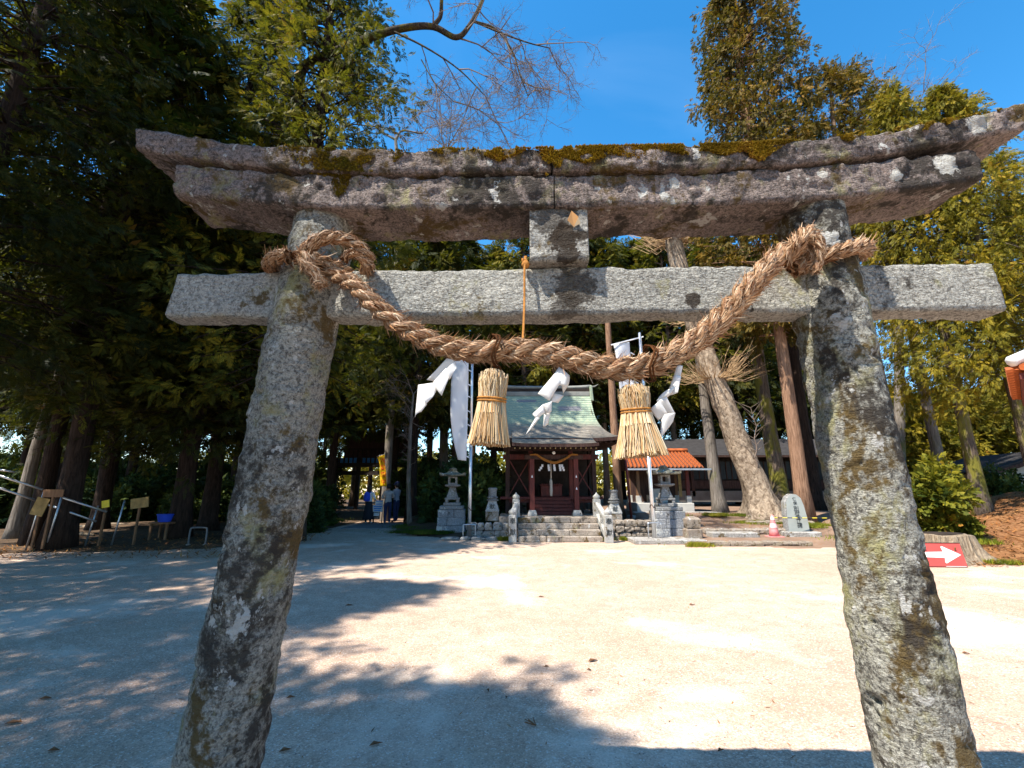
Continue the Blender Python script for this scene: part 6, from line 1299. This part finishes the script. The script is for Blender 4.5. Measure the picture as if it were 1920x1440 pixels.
def needle_litter(name, label, poly_pts, n, seed, hfun, L=(.08, .28), kindlab='litter'):
    rg = np.random.default_rng(seed); x = rg.uniform(poly_pts[0], poly_pts[1], n); y = rg.uniform(poly_pts[2], poly_pts[3], n); z = hfun(x, y); a = rg.uniform(0, 2 * np.pi, n); l = rg.uniform(*L, n); d = np.stack([np.cos(a), np.sin(a), rg.normal(.1, .25, n)], -1) * l[:, None]; s = np.stack([-np.sin(a), np.cos(a), a * 0], -1) * (l * .07)[:, None]; P = np.stack([x, y, z + .012], -1)
    V = np.stack([P - d * .5, P + s, P + d * .5, P - s], 1).reshape(-1, 3); o = link(name, np_mesh(name, V, np.arange(len(V)).reshape(-1, 4), M['needles'], False, np.repeat(np.clip(rg.normal(.5, .25, n), 0, 1), 4)), None, None, 'stuff'); o['label'] = label; o['category'] = kindlab; return o
SLP = [(9.1, 10.6), (10.4, 10.25), (14, 10.0), (45, 9.6), (45, 30), (14, 26), (11.2, 15.0), (9.6, 12.4)]
def slope_z(x, y): d = np.where(inside(SLP, x, y), edge_dist(SLP, x, y), 0); return np.where(d > 0, h_slope(x, y, d), .0)
needle_litter('needle_litter', 'reddish brown dry cedar litter covering the slope', (9.5, 22, 10.2, 16), 9000, 5, slope_z, kindlab='litter')
needle_litter('leaf_litter', 'brown leaf litter on the terrace under the tiled shrine', (5.5, 12, 15.9, 20), 3500, 6, lambda x, y: .012 + terrace_h(x, y), (.05, .14), 'litter')
needle_litter('twig_litter', 'fallen brown twigs along the shaded gravel edge', (-17, -6, 11.2, 16), 4500, 7, lambda x, y: .03 + np.clip((y - 12.5) * .04, 0, .2), (.06, .25), 'litter')
rg2 = np.random.default_rng(44); nF = 5200; a = rg2.uniform(-.95, .95, nF); Yv = rg2.uniform(60, 85, nF); x = np.tan(a) * Yv * 1.1; hmx = 3.5 + 6.5 * vnoise(np.stack([x * .11, Yv * .1, x * 0], -1), 3); z = rg2.uniform(0, 1, nF) ** .8 * hmx
d = unit(rg2.normal(0, 1, (nF, 3))); V, F, T = sprays(np.stack([x, Yv, z], -1), d, rg2.uniform(1.2, 2.6, nF), np.clip(vnoise(np.stack([x * .2, Yv * .2, z * .3], -1), 5) * .8 + rg2.normal(.1, .1, nF), 0, 1), spray_template(7, 9, .22), rg2, 1.2)
o = link('far_woods', np_mesh('far_woods', V, F, M['leaf_yellow'], False, T), None, None, 'stuff'); o['label'] = 'far-off yellow-green woods closing the view behind the trees'; o['category'] = 'woods'

# --- dry leaves and sprigs lying on the gravel
def dry_leaf(u, v, L, rz, label, sprig=False):
    Y = ground_y(v); p = MB(); rg = random.Random(int(u))
    if sprig:
        for k in range(7): a = rg.uniform(-.9, .9) + math.pi / 2; l = L * rg.uniform(.4, 1); p.bar((0, 0, .004), (l * math.cos(a), l * math.sin(a), .01 + rg.uniform(0, .02)), .004, .003)
    else:
        w = L * .17; p.add([(-L / 2, 0, .004), (-L * .15, -w, .016), (L * .2, -w * .8, .02), (L / 2, 0, .008), (L * .2, w * .8, .012), (-L * .15, w, .022), (0, 0, .006)], [(0, 1, 6), (1, 2, 6), (2, 3, 6), (3, 4, 6), (4, 5, 6), (5, 0, 6)])
    o = p.build('fallen_sprig' if sprig else 'fallen_leaf', M['dead_leaf'], None, (gx(u, Y), Y, .002)); o.rotation_euler = (0, 0, rz); return tag(o, label, 'sprig' if sprig else 'leaf', 'dry leaves lying on the gravel')
for (u, v, L, rz, lab, sp) in [(1005, 1362, .10, 1.0, 'orange-brown cedar sprig near the bottom on sunlit gravel', 1), (1112, 1240, .12, .5, 'large dark curled leaf on sunlit gravel near the middle', 0), (1025, 1252, .05, .1, 'small leaf left of the large dark curled leaf', 0), (1105, 1258, .05, -.5, 'small leaf just below the large dark curled leaf', 0), (1015, 1120, .10, .0, 'dry leaf on the brightest gravel before the stair', 0), (1298, 1135, .10, .2, 'lone dry leaf on bright gravel toward the monument', 0), (950, 1310, .045, 1.2, 'small leaf at the edge of the round tree shadow', 0), (1352, 1410, .05, .3, 'small leaf near the torii shadow at the bottom', 0), (1812, 1227, .07, -.6, 'dry leaf on gravel right of the sunlit pillar', 0), (85, 1312, .10, .1, 'pinkish dry leaf on shaded gravel at far left', 0), (545, 1310, .07, .2, 'dry leaf on gravel just right of the shaded pillar', 0), (705, 1398, .09, .4, 'dark twig-like leaf in the shadow near the bottom', 0), (535, 1410, .08, .4, 'dark leaf in shadow beside the shaded pillar foot', 0), (25, 1358, .12, .2, 'long dark leaf at the left edge of the picture', 0), (655, 1136, .12, .1, 'dry leaf between tree shadow stripes on the gravel', 0), (100, 1410, .08, .0, 'dark thin leaf in the lower left shade', 0), (915, 1297, .05, 1.9, 'tiny curved leaf beside the round tree shadow', 0)]: dry_leaf(u, v, L, rz, lab, sp)

# --- loose pebbles and bits of twig in the gravel near the torii
rgp = np.random.default_rng(91); nP = 9000; Yp = 2.6 + rgp.uniform(0, 1, nP) ** 1.7 * 9; xp = rgp.uniform(-1.2, 1.2, nP) * Yp; rp_ = rgp.uniform(.002, .0065, nP) * (1 + .06 * Yp)
base = np.array([(1, 0, 0), (0, 1, 0), (-1, 0, 0), (0, -1, 0), (0, 0, 1.)]); ang = rgp.uniform(0, 6.28, nP); ca, sa = np.cos(ang), np.sin(ang); st_ = rgp.uniform(.6, 1.4, (nP, 1))
V = np.stack([np.stack([xp + rp_ * (b_[0] * ca * st_[:, 0] - b_[1] * sa), Yp + rp_ * (b_[0] * sa * st_[:, 0] + b_[1] * ca), .001 + rp_ * b_[2] * .8], -1) for b_ in base], 1).reshape(-1, 3)
q = np.arange(nP)[:, None] * 5; F = np.concatenate([q + [0, 1, 4], q + [1, 2, 4], q + [2, 3, 4], q + [3, 0, 4]])
m, nt, b = newmat('pebble', .9, .2); isl = nd(nt, 'NewGeometry').outputs['Random Per Island']; setc(nt, b, mix(nt, isl, (.16, .13, .11), (.62, .56, .50)))
o = link('pebbles', np_mesh('pebbles', V, F, m), None, None, 'stuff'); o['label'] = 'loose small pebbles scattered over the gravel'; o['category'] = 'pebbles'
needle_litter('twig_debris', 'tiny dark twigs and needles scattered over the courtyard gravel', (-9, 9, 2.6, 13), 2200, 92, lambda x, y: x * 0 - .008, (.02, .07), 'litter')
